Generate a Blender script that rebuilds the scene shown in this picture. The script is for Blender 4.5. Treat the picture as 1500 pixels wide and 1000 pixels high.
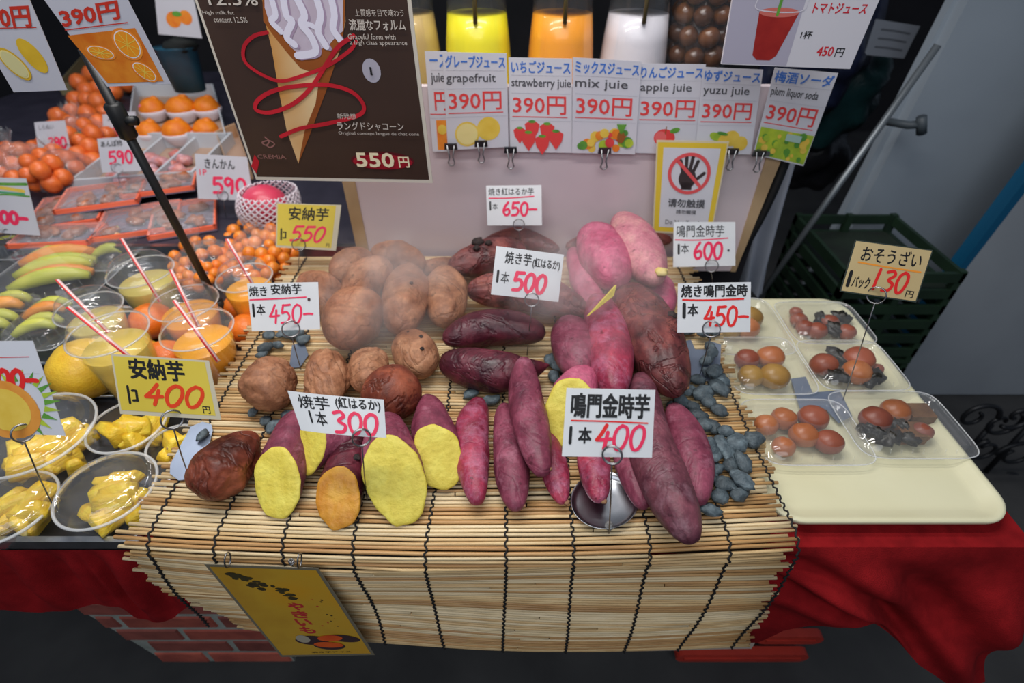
import bpy, bmesh, math, random
from mathutils import Vector, Matrix, noise
for o in list(bpy.data.objects): bpy.data.objects.remove(o)
SC = bpy.context.scene; COL = SC.collection
random.seed(7)
# ------------------------------------------------------------ camera, light, exposure
MZ = 0.82                      # height of the reed mat
TZ = 0.765                     # height of the table tops
CH = MZ + 0.672                # camera height
TH = math.radians(40.0); FP = 775.0
cam = bpy.data.objects.new('camera', bpy.data.cameras.new('camera')); COL.objects.link(cam)
cam.location = (0, 0, CH); cam.rotation_euler = (math.radians(90) - TH, 0, 0)
cam.data.sensor_width = 36; cam.data.lens = 36*FP/1500; cam.data.clip_start = .02
cam.data.dof.use_dof = True; cam.data.dof.focus_distance = .76; cam.data.dof.aperture_fstop = 3.2
SC.camera = cam
SC.view_settings.view_transform = 'Standard'; SC.view_settings.look = 'None'
SC.view_settings.gamma = 1; SC.view_settings.use_curve_mapping = False
SC.view_settings.exposure = 0.34
SC.cycles.volume_bounces = 2; SC.cycles.transparent_max_bounces = 20
w = bpy.data.worlds.new('world'); SC.world = w; w.use_nodes = True
w.node_tree.nodes['Background'].inputs[0].default_value = (.50, .60, .78, 1)
w.node_tree.nodes['Background'].inputs[1].default_value = .165
def area(name, loc, rot, sx, sy, power, col):
    l = bpy.data.lights.new(name, 'AREA'); l.shape = 'RECTANGLE'; l.size = sx; l.size_y = sy; l.energy = power; l.color = col
    o = bpy.data.objects.new(name, l); COL.objects.link(o); o.location = loc; o.rotation_euler = [math.radians(a) for a in rot]
    return o
area('fluorescent_and_fill_light', (-.35, .55, 2.45), (8, 0, 0), 1.3, .12, 11, (1, .97, .93))
area('fluorescent_and_fill_light', (-.1, 1.0, 2.5), (-6, 0, 0), 1.3, .12, 9.5, (1, .97, .95))
area('fluorescent_and_fill_light', (-1.25, 1.7, 2.5), (0, 0, 0), 1.3, .10, 9, (1, .97, .95))  # fill light added to brighten the rear fruit display; has no fixture
area('street_daylight', (-.2, -1.3, 3.0), (38, 0, 0), 2.6, 1.6, 26, (.93, .96, 1))

# ------------------------------------------------------------ pixel rays onto real planes
Fv = Vector((0, math.cos(TH), -math.sin(TH))); Uv = Vector((0, math.sin(TH), math.cos(TH))); Rv = Vector((1, 0, 0)); CP = Vector((0, 0, CH))
def ray(px, py): return Fv + Rv*((px-750)/FP) - Uv*((py-500)/FP)
def Pz(px, py, z): d = ray(px, py); return CP + d*((z-CH)/d.z)
def Py(px, py, y): d = ray(px, py); return CP + d*(y/d.y)
def Pp(px, py, c, n): d = ray(px, py); return CP + d*((Vector(c)-CP).dot(n)/d.dot(n))
def dep(p): return (Vector(p)-CP).dot(Fv)
def pw(px, p): return px*dep(p)/FP           # pixels at the depth of p -> metres

# ------------------------------------------------------------ materials
def s2l(c): return tuple(((x/255)/12.92 if x/255 <= .04045 else ((x/255+.055)/1.055)**2.4) for x in c)+(1,)
MATS = {}
def mat(name, c1, c2=None, rough=.5, scale=20, bump=0, metal=0, spec=.5, detail=4, tint=0, coat=0, emit=0, sub=0, stretch=None, w=(.35, .65), c3=None, spots=0, bscale=None, trans=0, alpha=1):
    if name in MATS: return MATS[name]
    m = bpy.data.materials.new(name); m.use_nodes = True; nt = m.node_tree; N = nt.nodes; L = nt.links
    b = N['Principled BSDF']; b.inputs['Roughness'].default_value = rough; b.inputs['Metallic'].default_value = metal
    b.inputs['Specular IOR Level'].default_value = spec; b.inputs['Coat Weight'].default_value = coat
    b.inputs['Transmission Weight'].default_value = trans
    if sub: b.inputs['Subsurface Weight'].default_value = sub; b.inputs['Subsurface Scale'].default_value = .01
    tc = N.new('ShaderNodeTexCoord'); src = tc.outputs['Object']
    if stretch:
        mp = N.new('ShaderNodeMapping'); mp.inputs['Scale'].default_value = stretch; L.new(src, mp.inputs[0]); src = mp.outputs[0]
    oi = N.new('ShaderNodeObjectInfo')
    ns = N.new('ShaderNodeTexNoise'); ns.inputs['Scale'].default_value = scale; ns.inputs['Detail'].default_value = detail
    ns.noise_dimensions = '4D'; ml = N.new('ShaderNodeMath'); ml.operation = 'MULTIPLY'; ml.inputs[1].default_value = 37
    L.new(oi.outputs['Random'], ml.inputs[0]); L.new(ml.outputs[0], ns.inputs['W']); L.new(src, ns.inputs['Vector'])
    cr = N.new('ShaderNodeValToRGB'); e = cr.color_ramp.elements
    e[0].position, e[1].position = w; e[0].color = s2l(c1); e[1].color = s2l(c2 or c1)
    if c3: x = e.new(.5*(w[0]+w[1])); x.color = s2l(c3)
    L.new(ns.outputs['Fac'], cr.inputs[0]); out = cr.outputs[0]
    if spots:
        n2 = N.new('ShaderNodeTexNoise'); n2.inputs['Scale'].default_value = scale*6; n2.inputs['Detail'].default_value = 2
        L.new(src, n2.inputs['Vector']); r2 = N.new('ShaderNodeValToRGB'); r2.color_ramp.elements[0].position = .64; r2.color_ramp.elements[1].position = .70
        r2.color_ramp.elements[0].color = (1, 1, 1, 1); r2.color_ramp.elements[1].color = (1-spots,)*3+(1,)
        L.new(n2.outputs['Fac'], r2.inputs[0]); mx = N.new('ShaderNodeMixRGB'); mx.blend_type = 'MULTIPLY'; mx.inputs[0].default_value = 1
        L.new(out, mx.inputs[1]); L.new(r2.outputs[0], mx.inputs[2]); out = mx.outputs[0]
    if tint:
        hs = N.new('ShaderNodeHueSaturation'); mr = N.new('ShaderNodeMapRange'); mr.inputs[3].default_value = 1-tint; mr.inputs[4].default_value = 1+tint
        L.new(oi.outputs['Random'], mr.inputs[0]); L.new(mr.outputs[0], hs.inputs['Value']); L.new(out, hs.inputs['Color']); out = hs.outputs[0]
    L.new(out, b.inputs['Base Color'])
    if bump:
        bn = N.new('ShaderNodeTexNoise'); bn.inputs['Scale'].default_value = bscale or scale*3; bn.inputs['Detail'].default_value = 6; L.new(src, bn.inputs['Vector'])
        bp = N.new('ShaderNodeBump'); bp.inputs['Strength'].default_value = bump; bp.inputs['Distance'].default_value = .004
        L.new(bn.outputs['Fac'], bp.inputs['Height']); L.new(bp.outputs[0], b.inputs['Normal'])
    if emit: b.inputs['Emission Color'].default_value = s2l(c1); b.inputs['Emission Strength'].default_value = emit
    MATS[name] = m; return m
def film(name, tint=(255, 255, 255), body=.06, rough=.06, bump=.0, gloss=1.0):
    if name in MATS: return MATS[name]
    m = bpy.data.materials.new(name); m.use_nodes = True; nt = m.node_tree; N = nt.nodes; L = nt.links
    N.remove(N['Principled BSDF']); out = N['Material Output']
    tr = N.new('ShaderNodeBsdfTransparent'); tr.inputs[0].default_value = s2l(tint)
    gl = N.new('ShaderNodeBsdfGlossy'); gl.inputs['Roughness'].default_value = rough; gl.inputs['Color'].default_value = (gloss, gloss, gloss, 1)
    df = N.new('ShaderNodeBsdfDiffuse'); df.inputs[0].default_value = (.85, .87, .88, 1)
    fw = N.new('ShaderNodeLayerWeight'); fw.inputs['Blend'].default_value = .5; pw_ = N.new('ShaderNodeMath'); pw_.operation = 'POWER'; pw_.inputs[1].default_value = 4.5; L.new(fw.outputs['Facing'], pw_.inputs[0])
    lw = N.new('ShaderNodeMapRange'); lw.inputs[3].default_value = .055; lw.inputs[4].default_value = .60; L.new(pw_.outputs[0], lw.inputs[0])
    a = N.new('ShaderNodeMixShader'); a.inputs[0].default_value = body
    L.new(tr.outputs[0], a.inputs[1]); L.new(df.outputs[0], a.inputs[2])
    c = N.new('ShaderNodeMixShader'); L.new(lw.outputs[0], c.inputs[0]); L.new(a.outputs[0], c.inputs[1]); L.new(gl.outputs[0], c.inputs[2])
    if bump:
        bn = N.new('ShaderNodeTexNoise'); bn.inputs['Scale'].default_value = 60; tc = N.new('ShaderNodeTexCoord'); L.new(tc.outputs['Object'], bn.inputs['Vector'])
        bp = N.new('ShaderNodeBump'); bp.inputs['Strength'].default_value = bump; bp.inputs['Distance'].default_value = .01
        L.new(bn.outputs['Fac'], bp.inputs['Height']); L.new(bp.outputs[0], gl.inputs['Normal']); L.new(bp.outputs[0], fw.inputs['Normal'])
    L.new(c.outputs[0], out.inputs[0]); MATS[name] = m; return m

def skin(name, c1, c2, c3, rough=.5, fleck=(.72, 1.18), crack=.5, cscale=9, spec=.4, dust=None, dustw=(.52, .75)):
    m = bpy.data.materials.new(name); m.use_nodes = True; nt = m.node_tree; N = nt.nodes; L = nt.links; b = N['Principled BSDF']
    b.inputs['Specular IOR Level'].default_value = spec
    tc = N.new('ShaderNodeTexCoord'); oi = N.new('ShaderNodeObjectInfo'); ml = N.new('ShaderNodeMath'); ml.operation = 'MULTIPLY'; ml.inputs[1].default_value = 41; L.new(oi.outputs['Random'], ml.inputs[0])
    def nz(sc, det, dist=0, ro=.55):
        n = N.new('ShaderNodeTexNoise'); n.noise_dimensions = '4D'; n.inputs['Scale'].default_value = sc; n.inputs['Detail'].default_value = det; n.inputs['Distortion'].default_value = dist; n.inputs['Roughness'].default_value = ro
        L.new(tc.outputs['Object'], n.inputs['Vector']); L.new(ml.outputs[0], n.inputs['W']); return n.outputs['Fac']
    def mr(src, a, b_, c, d):
        r = N.new('ShaderNodeMapRange'); r.inputs[1].default_value = a; r.inputs[2].default_value = b_; r.inputs[3].default_value = c; r.inputs[4].default_value = d; L.new(src, r.inputs[0]); return r.outputs[0]
    def mul(a, b_):
        x = N.new('ShaderNodeMixRGB'); x.blend_type = 'MULTIPLY'; x.inputs[0].default_value = 1; L.new(a, x.inputs[1]); L.new(b_, x.inputs[2]); return x.outputs[0]
    big = nz(20, 5, .6); cr = N.new('ShaderNodeValToRGB'); e = cr.color_ramp.elements; e[0].position = .33; e[1].position = .67; e[0].color = s2l(c2); e[1].color = s2l(c1); k = e.new(.5); k.color = s2l(c3); L.new(big, cr.inputs[0]); out = cr.outputs[0]
    if dust:
        x = N.new('ShaderNodeMixRGB'); L.new(mr(nz(34, 6, .3, .7), dustw[0], dustw[1], 0, .75), x.inputs[0]); L.new(out, x.inputs[1]); x.inputs[2].default_value = s2l(dust); out = x.outputs[0]
    fine = nz(170, 5, 0, .7); out = mul(out, mr(fine, .3, .7, *fleck)); spot = nz(75, 2); out = mul(out, mr(spot, .66, .72, 1, .55))
    c = nz(cscale, 4, 1.2); ab = N.new('ShaderNodeMath'); ab.operation = 'SUBTRACT'; ab.inputs[1].default_value = .5; L.new(c, ab.inputs[0]); aa = N.new('ShaderNodeMath'); aa.operation = 'ABSOLUTE'; L.new(ab.outputs[0], aa.inputs[0])
    line = mr(aa.outputs[0], 0, .03, 0, 1); out = mul(out, mr(line, 0, 1, 1-crack*.30, 1)); L.new(out, b.inputs['Base Color'])
    L.new(mr(big, .3, .7, rough-.10, rough+.12), b.inputs['Roughness'])
    b1 = N.new('ShaderNodeBump'); b1.inputs['Strength'].default_value = crack*.55; b1.inputs['Distance'].default_value = .004; L.new(line, b1.inputs['Height'])
    b2 = N.new('ShaderNodeBump'); b2.inputs['Strength'].default_value = .55; b2.inputs['Distance'].default_value = .0035; L.new(nz(60, 6, .4, .65), b2.inputs['Height']); L.new(b1.outputs[0], b2.inputs['Normal']); L.new(b2.outputs[0], b.inputs['Normal'])
    return m

# ------------------------------------------------------------ mesh helpers
class MB:
    def __init__(s): s.v = []; s.f = []; s.mi = []; s.cur = 0
    def add(s, vs, fs, mi=None):
        n = len(s.v); s.v += [tuple(v) for v in vs]; s.f += [tuple(i+n for i in f) for f in fs]; s.mi += [s.cur if mi is None else mi]*len(fs)
    def box(s, lo, hi):
        x0, y0, z0 = lo; x1, y1, z1 = hi
        s.add([(x0,y0,z0),(x1,y0,z0),(x1,y1,z0),(x0,y1,z0),(x0,y0,z1),(x1,y0,z1),(x1,y1,z1),(x0,y1,z1)],
              [(0,3,2,1),(4,5,6,7),(0,1,5,4),(1,2,6,5),(2,3,7,6),(3,0,4,7)])
    def prism(s, poly, off):        # poly: world points, off: extrusion vector
        n = len(poly); off = Vector(off); P = [Vector(p) for p in poly]
        s.add(P+[p+off for p in P], [tuple(range(n)), tuple(reversed(range(n, 2*n)))]+[(i, i+n, (i+1) % n+n, (i+1) % n) for i in range(n)])
    def tube(s, pts, r, k=8, closed=False, caps=True):
        P = [Vector(p) for p in pts]; n = len(P); R = r if hasattr(r, '__len__') else [r]*n
        up = None; rings = []
        for i in range(n):
            t = (P[(i+1) % n]-P[i-1]) if closed else (P[min(i+1, n-1)]-P[max(i-1, 0)])
            t.normalize()
            if up is None: up = t.orthogonal().normalized()
            up = (up-t*up.dot(t)).normalized(); sd = t.cross(up)
            rings.append([P[i]+(up*math.cos(a)+sd*math.sin(a))*R[i] for a in [2*math.pi*j/k for j in range(k)]])
        fs = []; m = n if closed else n-1
        for i in range(m):
            for j in range(k): a = i*k; b = ((i+1) % n)*k; fs.append((a+j, a+(j+1) % k, b+(j+1) % k, b+j))
        if caps and not closed: fs.append(tuple(reversed(range(k)))); fs.append(tuple(range((n-1)*k, n*k)))
        s.add([q for rg in rings for q in rg], fs)
    def lathe(s, prof, c=(0,0,0), k=32, sx=1, sy=1, caps=(True, True), sq=None):
        c = Vector(c); vs = []
        for r, z in prof:
            for j in range(k):
                a = 2*math.pi*j/k; x, y = math.cos(a), math.sin(a)
                if sq: x = math.copysign(abs(x)**sq, x); y = math.copysign(abs(y)**sq, y)
                vs.append(c+Vector((x*r*sx, y*r*sy, z)))
        fs = [(i*k+j, i*k+(j+1) % k, (i+1)*k+(j+1) % k, (i+1)*k+j) for i in range(len(prof)-1) for j in range(k)]
        if caps[0]: fs.append(tuple(reversed(range(k))))
        if caps[1]: fs.append(tuple(range((len(prof)-1)*k, len(prof)*k)))
        s.add(vs, fs)
    def ball(s, c, r, sq=(1, 1, 1), k=16, nz=.0, seed=0, rot=None):
        c = Vector(c); vs = []; m = k//2
        for i in range(m+1):
            for j in range(k):
                a = math.pi*i/m; b = 2*math.pi*j/k; d = Vector((math.sin(a)*math.cos(b), math.sin(a)*math.sin(b), math.cos(a)))
                q = r*(1+nz*noise.noise(d*1.7+Vector((seed*7.1, seed, 3))))
                d = Vector((d.x*sq[0], d.y*sq[1], d.z*sq[2]))*q
                if rot: d = rot @ d
                vs.append(c+d)
        s.add(vs, [(i*k+j, (i+1)*k+j, (i+1)*k+(j+1) % k, i*k+(j+1) % k) for i in range(m) for j in range(k)])
    def build(s, name, mats, parent=None, smooth=False, org=None):
        me = bpy.data.meshes.new(name)
        org = Vector(org) if org is not None else (Vector() if parent is None else None)
        base = (org if parent is None else Vector())
        if parent is None and org.length == 0 and s.v:
            n = len(s.v); base = org = Vector((sum(v[0] for v in s.v)/n, sum(v[1] for v in s.v)/n, min(v[2] for v in s.v)))
        po = Vector(parent['_o']) if parent is not None else base
        me.from_pydata([tuple(Vector(v)-po) for v in s.v], [], s.f)
        for m in (mats if isinstance(mats, (list, tuple)) else [mats]): me.materials.append(m)
        me.polygons.foreach_set('material_index', s.mi)
        if smooth: me.polygons.foreach_set('use_smooth', [True]*len(s.f))
        me.validate(); me.update()
        o = bpy.data.objects.new(name, me); COL.objects.link(o)
        if parent is not None: o.parent = parent
        else: o.location = base
        o['_o'] = tuple(po); return o
def tag(o, label, cat, group=None, kind=None):
    o['label'] = label; o['category'] = cat
    if group: o['group'] = group
    if kind: o['kind'] = kind
    return o
def empty(name, loc, label, cat, group=None):
    o = bpy.data.objects.new(name, None); COL.objects.link(o); o.location = loc; o['_o'] = tuple(loc); o.empty_display_size = .02
    return tag(o, label, cat, group)
def struct(o): o['kind'] = 'structure'; return o
def cat_rom(P, n):
    P = [Vector(p) for p in P]
    if len(P) == 2: return [P[0].lerp(P[1], i/n) for i in range(n+1)]
    out = []; m = len(P)-1; Q = [P[0]*2-P[1]]+P+[P[-1]*2-P[-2]]
    for i in range(n+1):
        t = i/n*m; k = min(int(t), m-1); t -= k; a, b, c, d = Q[k:k+4]
        out.append(.5*((2*b)+(c-a)*t+(2*a-5*b+4*c-d)*t*t+(3*b-a-3*c+d)*t**3))
    return out

# ------------------------------------------------------------ cards with lettering
_TX = {}
def textmesh(s, off=0.0):
    k = (s, off)
    if k not in _TX:
        c = bpy.data.curves.new('t', 'FONT'); c.body = s; c.resolution_u = 2; c.offset = off
        o = bpy.data.objects.new('t', c); COL.objects.link(o); m = bpy.data.meshes.new_from_object(o)
        v = [(a.co.x, a.co.y) for a in m.vertices]; f = [tuple(p.vertices) for p in m.polygons]
        bpy.data.objects.remove(o); bpy.data.curves.remove(c); bpy.data.meshes.remove(m)
        x0 = min(a[0] for a in v); x1 = max(a[0] for a in v); y0 = min(a[1] for a in v); y1 = max(a[1] for a in v)
        _TX[k] = ([((a-x0)/(x1-x0), (y1-b)/(y1-y0)) for a, b in v], f)
    return _TX[k]
DIG = {'0': [[(.5,0),(.15,.2),(.05,.6),(.3,1),(.7,.95),(.95,.5),(.85,.12),(.5,0)]],
 '1': [[(.55,0),(.5,.5),(.48,1)]],
 '3': [[(.1,.08),(.6,0),(.85,.2),(.4,.45),(.9,.65),(.7,.95),(.1,1)]],
 '4': [[(.55,0),(.3,.35),(.02,.62)],[(.02,.62),(.5,.62),(.98,.58)],[(.7,.3),(.66,.7),(.62,1)]],
 '5': [[(.2,.02),(.55,.02),(.95,0)],[(.22,.04),(.14,.3),(.12,.46)],[(.12,.46),(.6,.4),(.9,.65),(.65,.95),(.05,1)]],
 '6': [[(.7,0),(.3,.3),(.08,.7),(.4,1),(.85,.85),(.75,.52),(.2,.62)]],
 '7': [[(.05,.05),(.5,.03),(.95,.02)],[(.95,.02),(.7,.5),(.45,1)]],
 '9': [[(.85,.15),(.4,0),(.08,.25),(.35,.5),(.85,.2)],[(.85,.15),(.8,.6),(.65,1)]],
 '-': [[(.05,.55),(.5,.53),(.95,.55)]], 'l': [[(.5,0),(.5,.5),(.5,1)]],
 'ko': [[(.1,.05),(.5,.03),(.9,.05)],[(.9,.05),(.88,.5),(.85,.95)],[(.05,.97),(.5,.95),(.95,.95)]]}
class Card:
    def __init__(s, name, label, category, quad, base, elev=30, yaw=0, thick=.0006, mats=None, group=None, bow=0, n=None, plain=False):
        e = math.radians(elev); a = math.radians(yaw); s.n = Vector((math.sin(a)*math.cos(e), -math.cos(a)*math.cos(e), math.sin(e))) if n is None else n
        s.q = [Pp(px, py, base, s.n) for px, py in quad]; s.W = ((s.q[1]-s.q[0]).length+(s.q[2]-s.q[3]).length)/2; s.H = ((s.q[3]-s.q[0]).length+(s.q[2]-s.q[1]).length)/2
        s.th = .00035; s.bow = bow; s.let = MB(); s.pic = MB(); s.lm = []; s.pm = []; s.lay = 0
        mb = MB(); N = 8 if bow else 1; R = 4 if bow else 1
        for hgt in (0, -thick):
            vs = [s.M(i/N, j/R, hgt) for j in range(R+1) for i in range(N+1)]; W = N+1
            mb.add(vs, [(j*W+i, (j+1)*W+i, (j+1)*W+i+1, j*W+i+1)[::(1 if hgt == 0 else -1)] for j in range(R) for i in range(N)])
        e = [(0,0),(1,0),(1,1),(0,1)]
        for i in range(4):
            a, b = e[i], e[(i+1) % 4]; L = N if a[1] == b[1] else R
            for j in range(L):
                p = [a[k]+(b[k]-a[k])*j/L for k in (0,1)]; r = [a[k]+(b[k]-a[k])*(j+1)/L for k in (0,1)]
                mb.add([s.M(*p, 0), s.M(*r, 0), s.M(*r, -thick), s.M(*p, -thick)], [(0,1,2,3)])
        s.root = tag(mb.build(name, mats or CARDW, org=(s.q[2]+s.q[3])/2), label, category, group)
        if plain: del s.root['category']
    def M(s, u, v, h=0):
        a = s.q[0].lerp(s.q[1], u); b = s.q[3].lerp(s.q[2], u); return a.lerp(b, v)+s.n*(h+s.bow*4*u*(1-u))
    def _m(s, L, m):
        if m not in L: L.append(m)
        return L.index(m)
    def text(s, t, box, m, off=0, skew=0):
        v, f = textmesh(t); u0, v0, u1, v1 = box; k = off*.55*(v1-v0)*s.H; ku, kv = k/s.W, k/s.H
        for i, (a0, b0) in enumerate([(0, 0)] if off == 0 else [(-1,-1),(1,-1),(-1,1),(1,1),(0,0)]):
            s.let.add([s.M(u0+(u1-u0)*(a+skew*(.5-b))+a0*ku, v0+(v1-v0)*b+b0*kv, s.th+i*.00001) for a, b in v], f, s._m(s.lm, m))
    def line(s, pts, wd, m, pic=False, h=None):    # pts in (u,v); wd in card heights; smoothed ribbon with round ends
        P = [Vector((u*s.W, v*s.H)) for u, v in pts]; P = cat_rom([p.to_3d() for p in P], max(4, 5*(len(P)-1))); r = wd*s.H/2
        T, L = (s.pic, s.pm) if pic else (s.let, s.lm); mi = s._m(L, m); s.lay += 1
        if h is None: h = .0004+.00002*(s.lay % 9)
        A = []; n = len(P)
        for i in range(n):
            t = (P[min(i+1, n-1)]-P[max(0, i-1)]); t = t.normalized() if t.length > 0 else Vector((1,0,0)); q = Vector((-t.y, t.x, 0))*r; A += [P[i]+q, P[i]-q]
        T.add([s.M(a.x/s.W, a.y/s.H, h+.000006*(i//2)) for i, a in enumerate(A)], [(2*i, 2*i+1, 2*i+3, 2*i+2) for i in range(n-1)], mi)
        for c, hh in ((P[0], h-.00002), (P[-1], h+.000006*n+.00002)): T.add([s.M((c.x+r*math.cos(k*math.pi/4))/s.W, (c.y+r*math.sin(k*math.pi/4))/s.H, hh) for k in range(8)], [tuple(range(8))], mi)
    def digits(s, t, box, m, wd, slant=0):
        u0, v0, u1, v1 = box; toks = list(t) if isinstance(t, str) else t; n = len(toks); cw = (u1-u0)/n
        for i, ch in enumerate(toks):
            for st in DIG[ch]: s.line([(u0+cw*(i+.08+.84*x)+slant*(.5-y)*cw, v0+(v1-v0)*y) for x, y in st], wd, m)
    def poly(s, pts, m, h=.0002): s.pic.add([s.M(u, v, h) for u, v in pts], [tuple(range(len(pts)))], s._m(s.pm, m))
    def rect(s, u0, v0, u1, v1, m, h=.0002): s.poly([(u0,v0),(u0,v1),(u1,v1),(u1,v0)], m, h)
    def disc(s, u, v, r, m, h=.0003, ry=None, rot=0, k=20):   # r in card widths
        ry = r if ry is None else ry; c, d = math.cos(rot), math.sin(rot); P = []
        for i in range(k):
            a = -2*math.pi*i/k; x, y = r*math.cos(a), ry*math.sin(a); P.append((u+(x*c-y*d), v+(x*d+y*c)*s.W/s.H))
        s.poly(P, m, h)
    def done(s):
        if s.pic.v: s.pic.build('printed_picture', s.pm, s.root)
        if s.let.v: s.let.build('lettering', s.lm, s.root)
        return s.root
# ------------------------------------------------------------ palette
CARDW = mat('card_white', (226,228,230), (214,217,220), .45, 8)
BLK = mat('ink_black', (22,22,24), rough=.5); RED = mat('ink_red', (228,40,38), rough=.4); PNK = mat('ink_pink_red', (238,50,92), rough=.4)
ORG = mat('ink_orange_red', (226,66,28), rough=.4); PRR = mat('print_red', (226,70,70), rough=.4); BLU = mat('print_blue', (70,120,205), rough=.4)
GRYI = mat('print_grey', (80,80,86), rough=.5)
YEL = mat('card_yellow', (222,200,78), (212,188,66), .4, 8); TANC = mat('card_tan', (206,184,136), (196,172,122), .4, 8)
REED = [mat('reed_a', (222,194,144), (192,150,96), .5, 4, .15, tint=.14, stretch=(3,60,60), w=(.3,.75), spots=.25),
        mat('reed_b', (204,162,106), (168,120,72), .5, 4, .15, tint=.14, stretch=(3,60,60), w=(.3,.75), spots=.3),
        mat('reed_c', (232,212,174), (210,182,132), .5, 4, .15, tint=.12, stretch=(3,60,60), w=(.3,.75), spots=.2)]
CORD = mat('black_cord', (20,19,20), (34,32,32), .85, 300, .3)
STEEL = mat('steel', (176,180,186), (150,155,160), .28, 30, metal=1); WIRE = mat('wire_steel', (150,150,152), rough=.3, metal=1)
GREYM = mat('grey_plate', (140,152,172), (126,138,158), .3, 10, metal=.5)
REDCL = mat('red_cloth', (142,24,28), (118,18,22), .95, 30, .3, spec=.1, bscale=600)
PEB = mat('pebble_slate', (60,72,78), (98,112,118), .6, 90, .5, tint=.40, c3=(76,88,94), spots=.3)
TRAYM = mat('tray_cream', (222,218,184), (214,209,172), .28, 5, .02, coat=.2)
DARK = mat('dark_floor', (60,60,60), (46,46,47), .8, 6, .1)
SK = {
 'tan':   skin('skin_tan', (196,144,108), (122,76,52), (164,112,80), .58, crack=.7, dust=(120,72,48)),
 'steam': skin('skin_tan_pale', (188,136,104), (128,80,56), (160,108,80), .58, crack=.6, dust=(176,112,84)),
 'redbr': skin('skin_red_brown', (158,84,58), (78,34,24), (118,54,36), .42, crack=.9, dust=(150,96,70)),
 'purple': skin('skin_purple', (158,80,102), (98,42,60), (128,58,78), .46, crack=.4, dust=(178,120,138)),
 'crims': skin('skin_crimson', (178,58,82), (124,34,56), (150,50,76), .4, crack=.4, dust=(186,122,150), dustw=(.46,.68)),
 'pink':  skin('skin_pink', (206,112,138), (166,58,92), (186,88,118), .5, crack=.35, dust=(206,136,150)),
 'pale':  skin('skin_pale_pink', (206,146,146), (172,90,110), (190,120,132), .55, crack=.35, dust=(200,160,150)),
 'dark':  skin('skin_dark_purple', (112,44,56), (52,20,30), (80,30,42), .32, crack=.7, dust=(130,58,72)),
 'roast': skin('skin_roast', (150,82,74), (66,32,34), (108,52,52), .42, crack=1.0, cscale=14, dust=(140,84,64)),
 'long':  skin('skin_long_purple', (130,72,84), (78,40,52), (104,56,68), .42, crack=.45, dust=(152,112,124)),
}
FLESH = mat('flesh_yellow', (220,206,88), (202,182,64), .55, 40, .5, c3=(214,196,76), spots=.10)
FLESHO = mat('flesh_orange', (222,166,62), (200,130,36), .45, 34, .5, c3=(214,150,50), spots=.12)
FLESHP = mat('flesh_pale', (224,206,140), (206,180,90), .6, 60, .3)

# ------------------------------------------------------------ room: floor, back wall, side panels
mb = MB(); mb.box((-6, -3, -.05), (6, 7, 0)); struct(mb.build('floor', DARK))
mb = MB(); mb.box((-6, 4.5, 0), (6, 4.6, 4)); struct(mb.build('wall_back', mat('wall_dark', (38,36,40), (26,26,30), .8, 3)))

# ------------------------------------------------------------ table, its cloth and the box under the mat
t = empty('market_table', (0.05, .7, 0), 'long market table under a red cloth', 'table')
WOOD = mat('table_wood', (92,70,52), (74,56,42), .6, 12)
mb = MB(); mb.box((-1.55, .42, TZ-.03), (.42, 1.19, TZ-.004)); mb.box((.42, .42, TZ-.03), (.76, 1.0, TZ-.004)); mb.build('tabletop', WOOD, t)
for x, y in ((-1.5, .50), (.68, .90), (-1.5, 1.1), (.2, 1.1)):
    mb = MB(); mb.box((x, y, 0), (x+.05, y+.05, TZ-.03)); mb.build('leg', mat('table_leg', (60,60,62), rough=.5), t)
cl = empty('tablecloth', (0, .5, TZ), 'red felt cloth spread over the table and hanging unevenly at the front', 'tablecloth')
mb = MB(); nx, ny = 60, 8
def sheet(mb, fn, nu, nv, th=0):
    vs = [fn(i/nu, j/nv) for j in range(nv+1) for i in range(nu+1)]; W = nu+1
    mb.add(vs, [(j*W+i, j*W+i+1, (j+1)*W+i+1, (j+1)*W+i) for j in range(nv) for i in range(nu)])
sheet(mb, lambda u, v: Vector((-1.56+1.99*u, .40+.79*v, TZ-.0028+.0005*math.sin(u*40)*math.sin(v*9))), 60, 8); sheet(mb, lambda u, v: Vector((.43+.338*u, .40+.605*v, TZ-.0028)), 6, 8); sheet(mb, lambda u, v: Vector((.768+.012*math.sin(v*9+u*2)*v, .40+.605*u, TZ-.003-.22*v)), 12, 8)
mb.build('cloth_top', REDCL, cl, True)
def interp(t, P):
    for (a, x), (b, y) in zip(P, P[1:]):
        if t <= b: return x+(y-x)*max(0, (t-a)/(b-a))
    return P[-1][1]
# hanging front on the side of the tray: bottom hem read off the photo on a sloping plane
nR = Vector((0, -1, .30)).normalized(); cR = Vector((0, .40, TZ-.002))
hemR = [(700,905),(900,912),(1050,938),(1110,942),(1150,926),(1200,921),(1240,915),(1290,922),(1325,948),(1350,975),(1390,1003),(1425,1020),(1458,1012)]
topx0, topx1 = -.10, .768
def frontR(u, v):
    i = u*(len(hemR)-1); k = min(int(i), len(hemR)-2); f = i-k
    px = hemR[k][0]+(hemR[k+1][0]-hemR[k][0])*f; py = hemR[k][1]+(hemR[k+1][1]-hemR[k][1])*f
    sl = max(0, min(1, (px-1090)/160)); nR = Vector((0, -1, .30*sl*sl*(3-2*sl))).normalized()
    b = Pp(px, py, cR, nR); a = Vector((topx0+(topx1-topx0)*u, .40, TZ-.002)); p = a.lerp(b, v)
    p += nR*(.022*sl*math.sin(v*math.pi*.9)*(math.sin(u*19+v*5)+.7*math.sin(u*31-v*9+1)) - .012*v*sl)
    if v > 0: p += Vector((0, -.004*sl, -.003))
    return p
mb = MB(); sheet(mb, lambda u, v: frontR(u, v), 72, 22)
mb.build('cloth_front', REDCL, cl, True)
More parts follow.
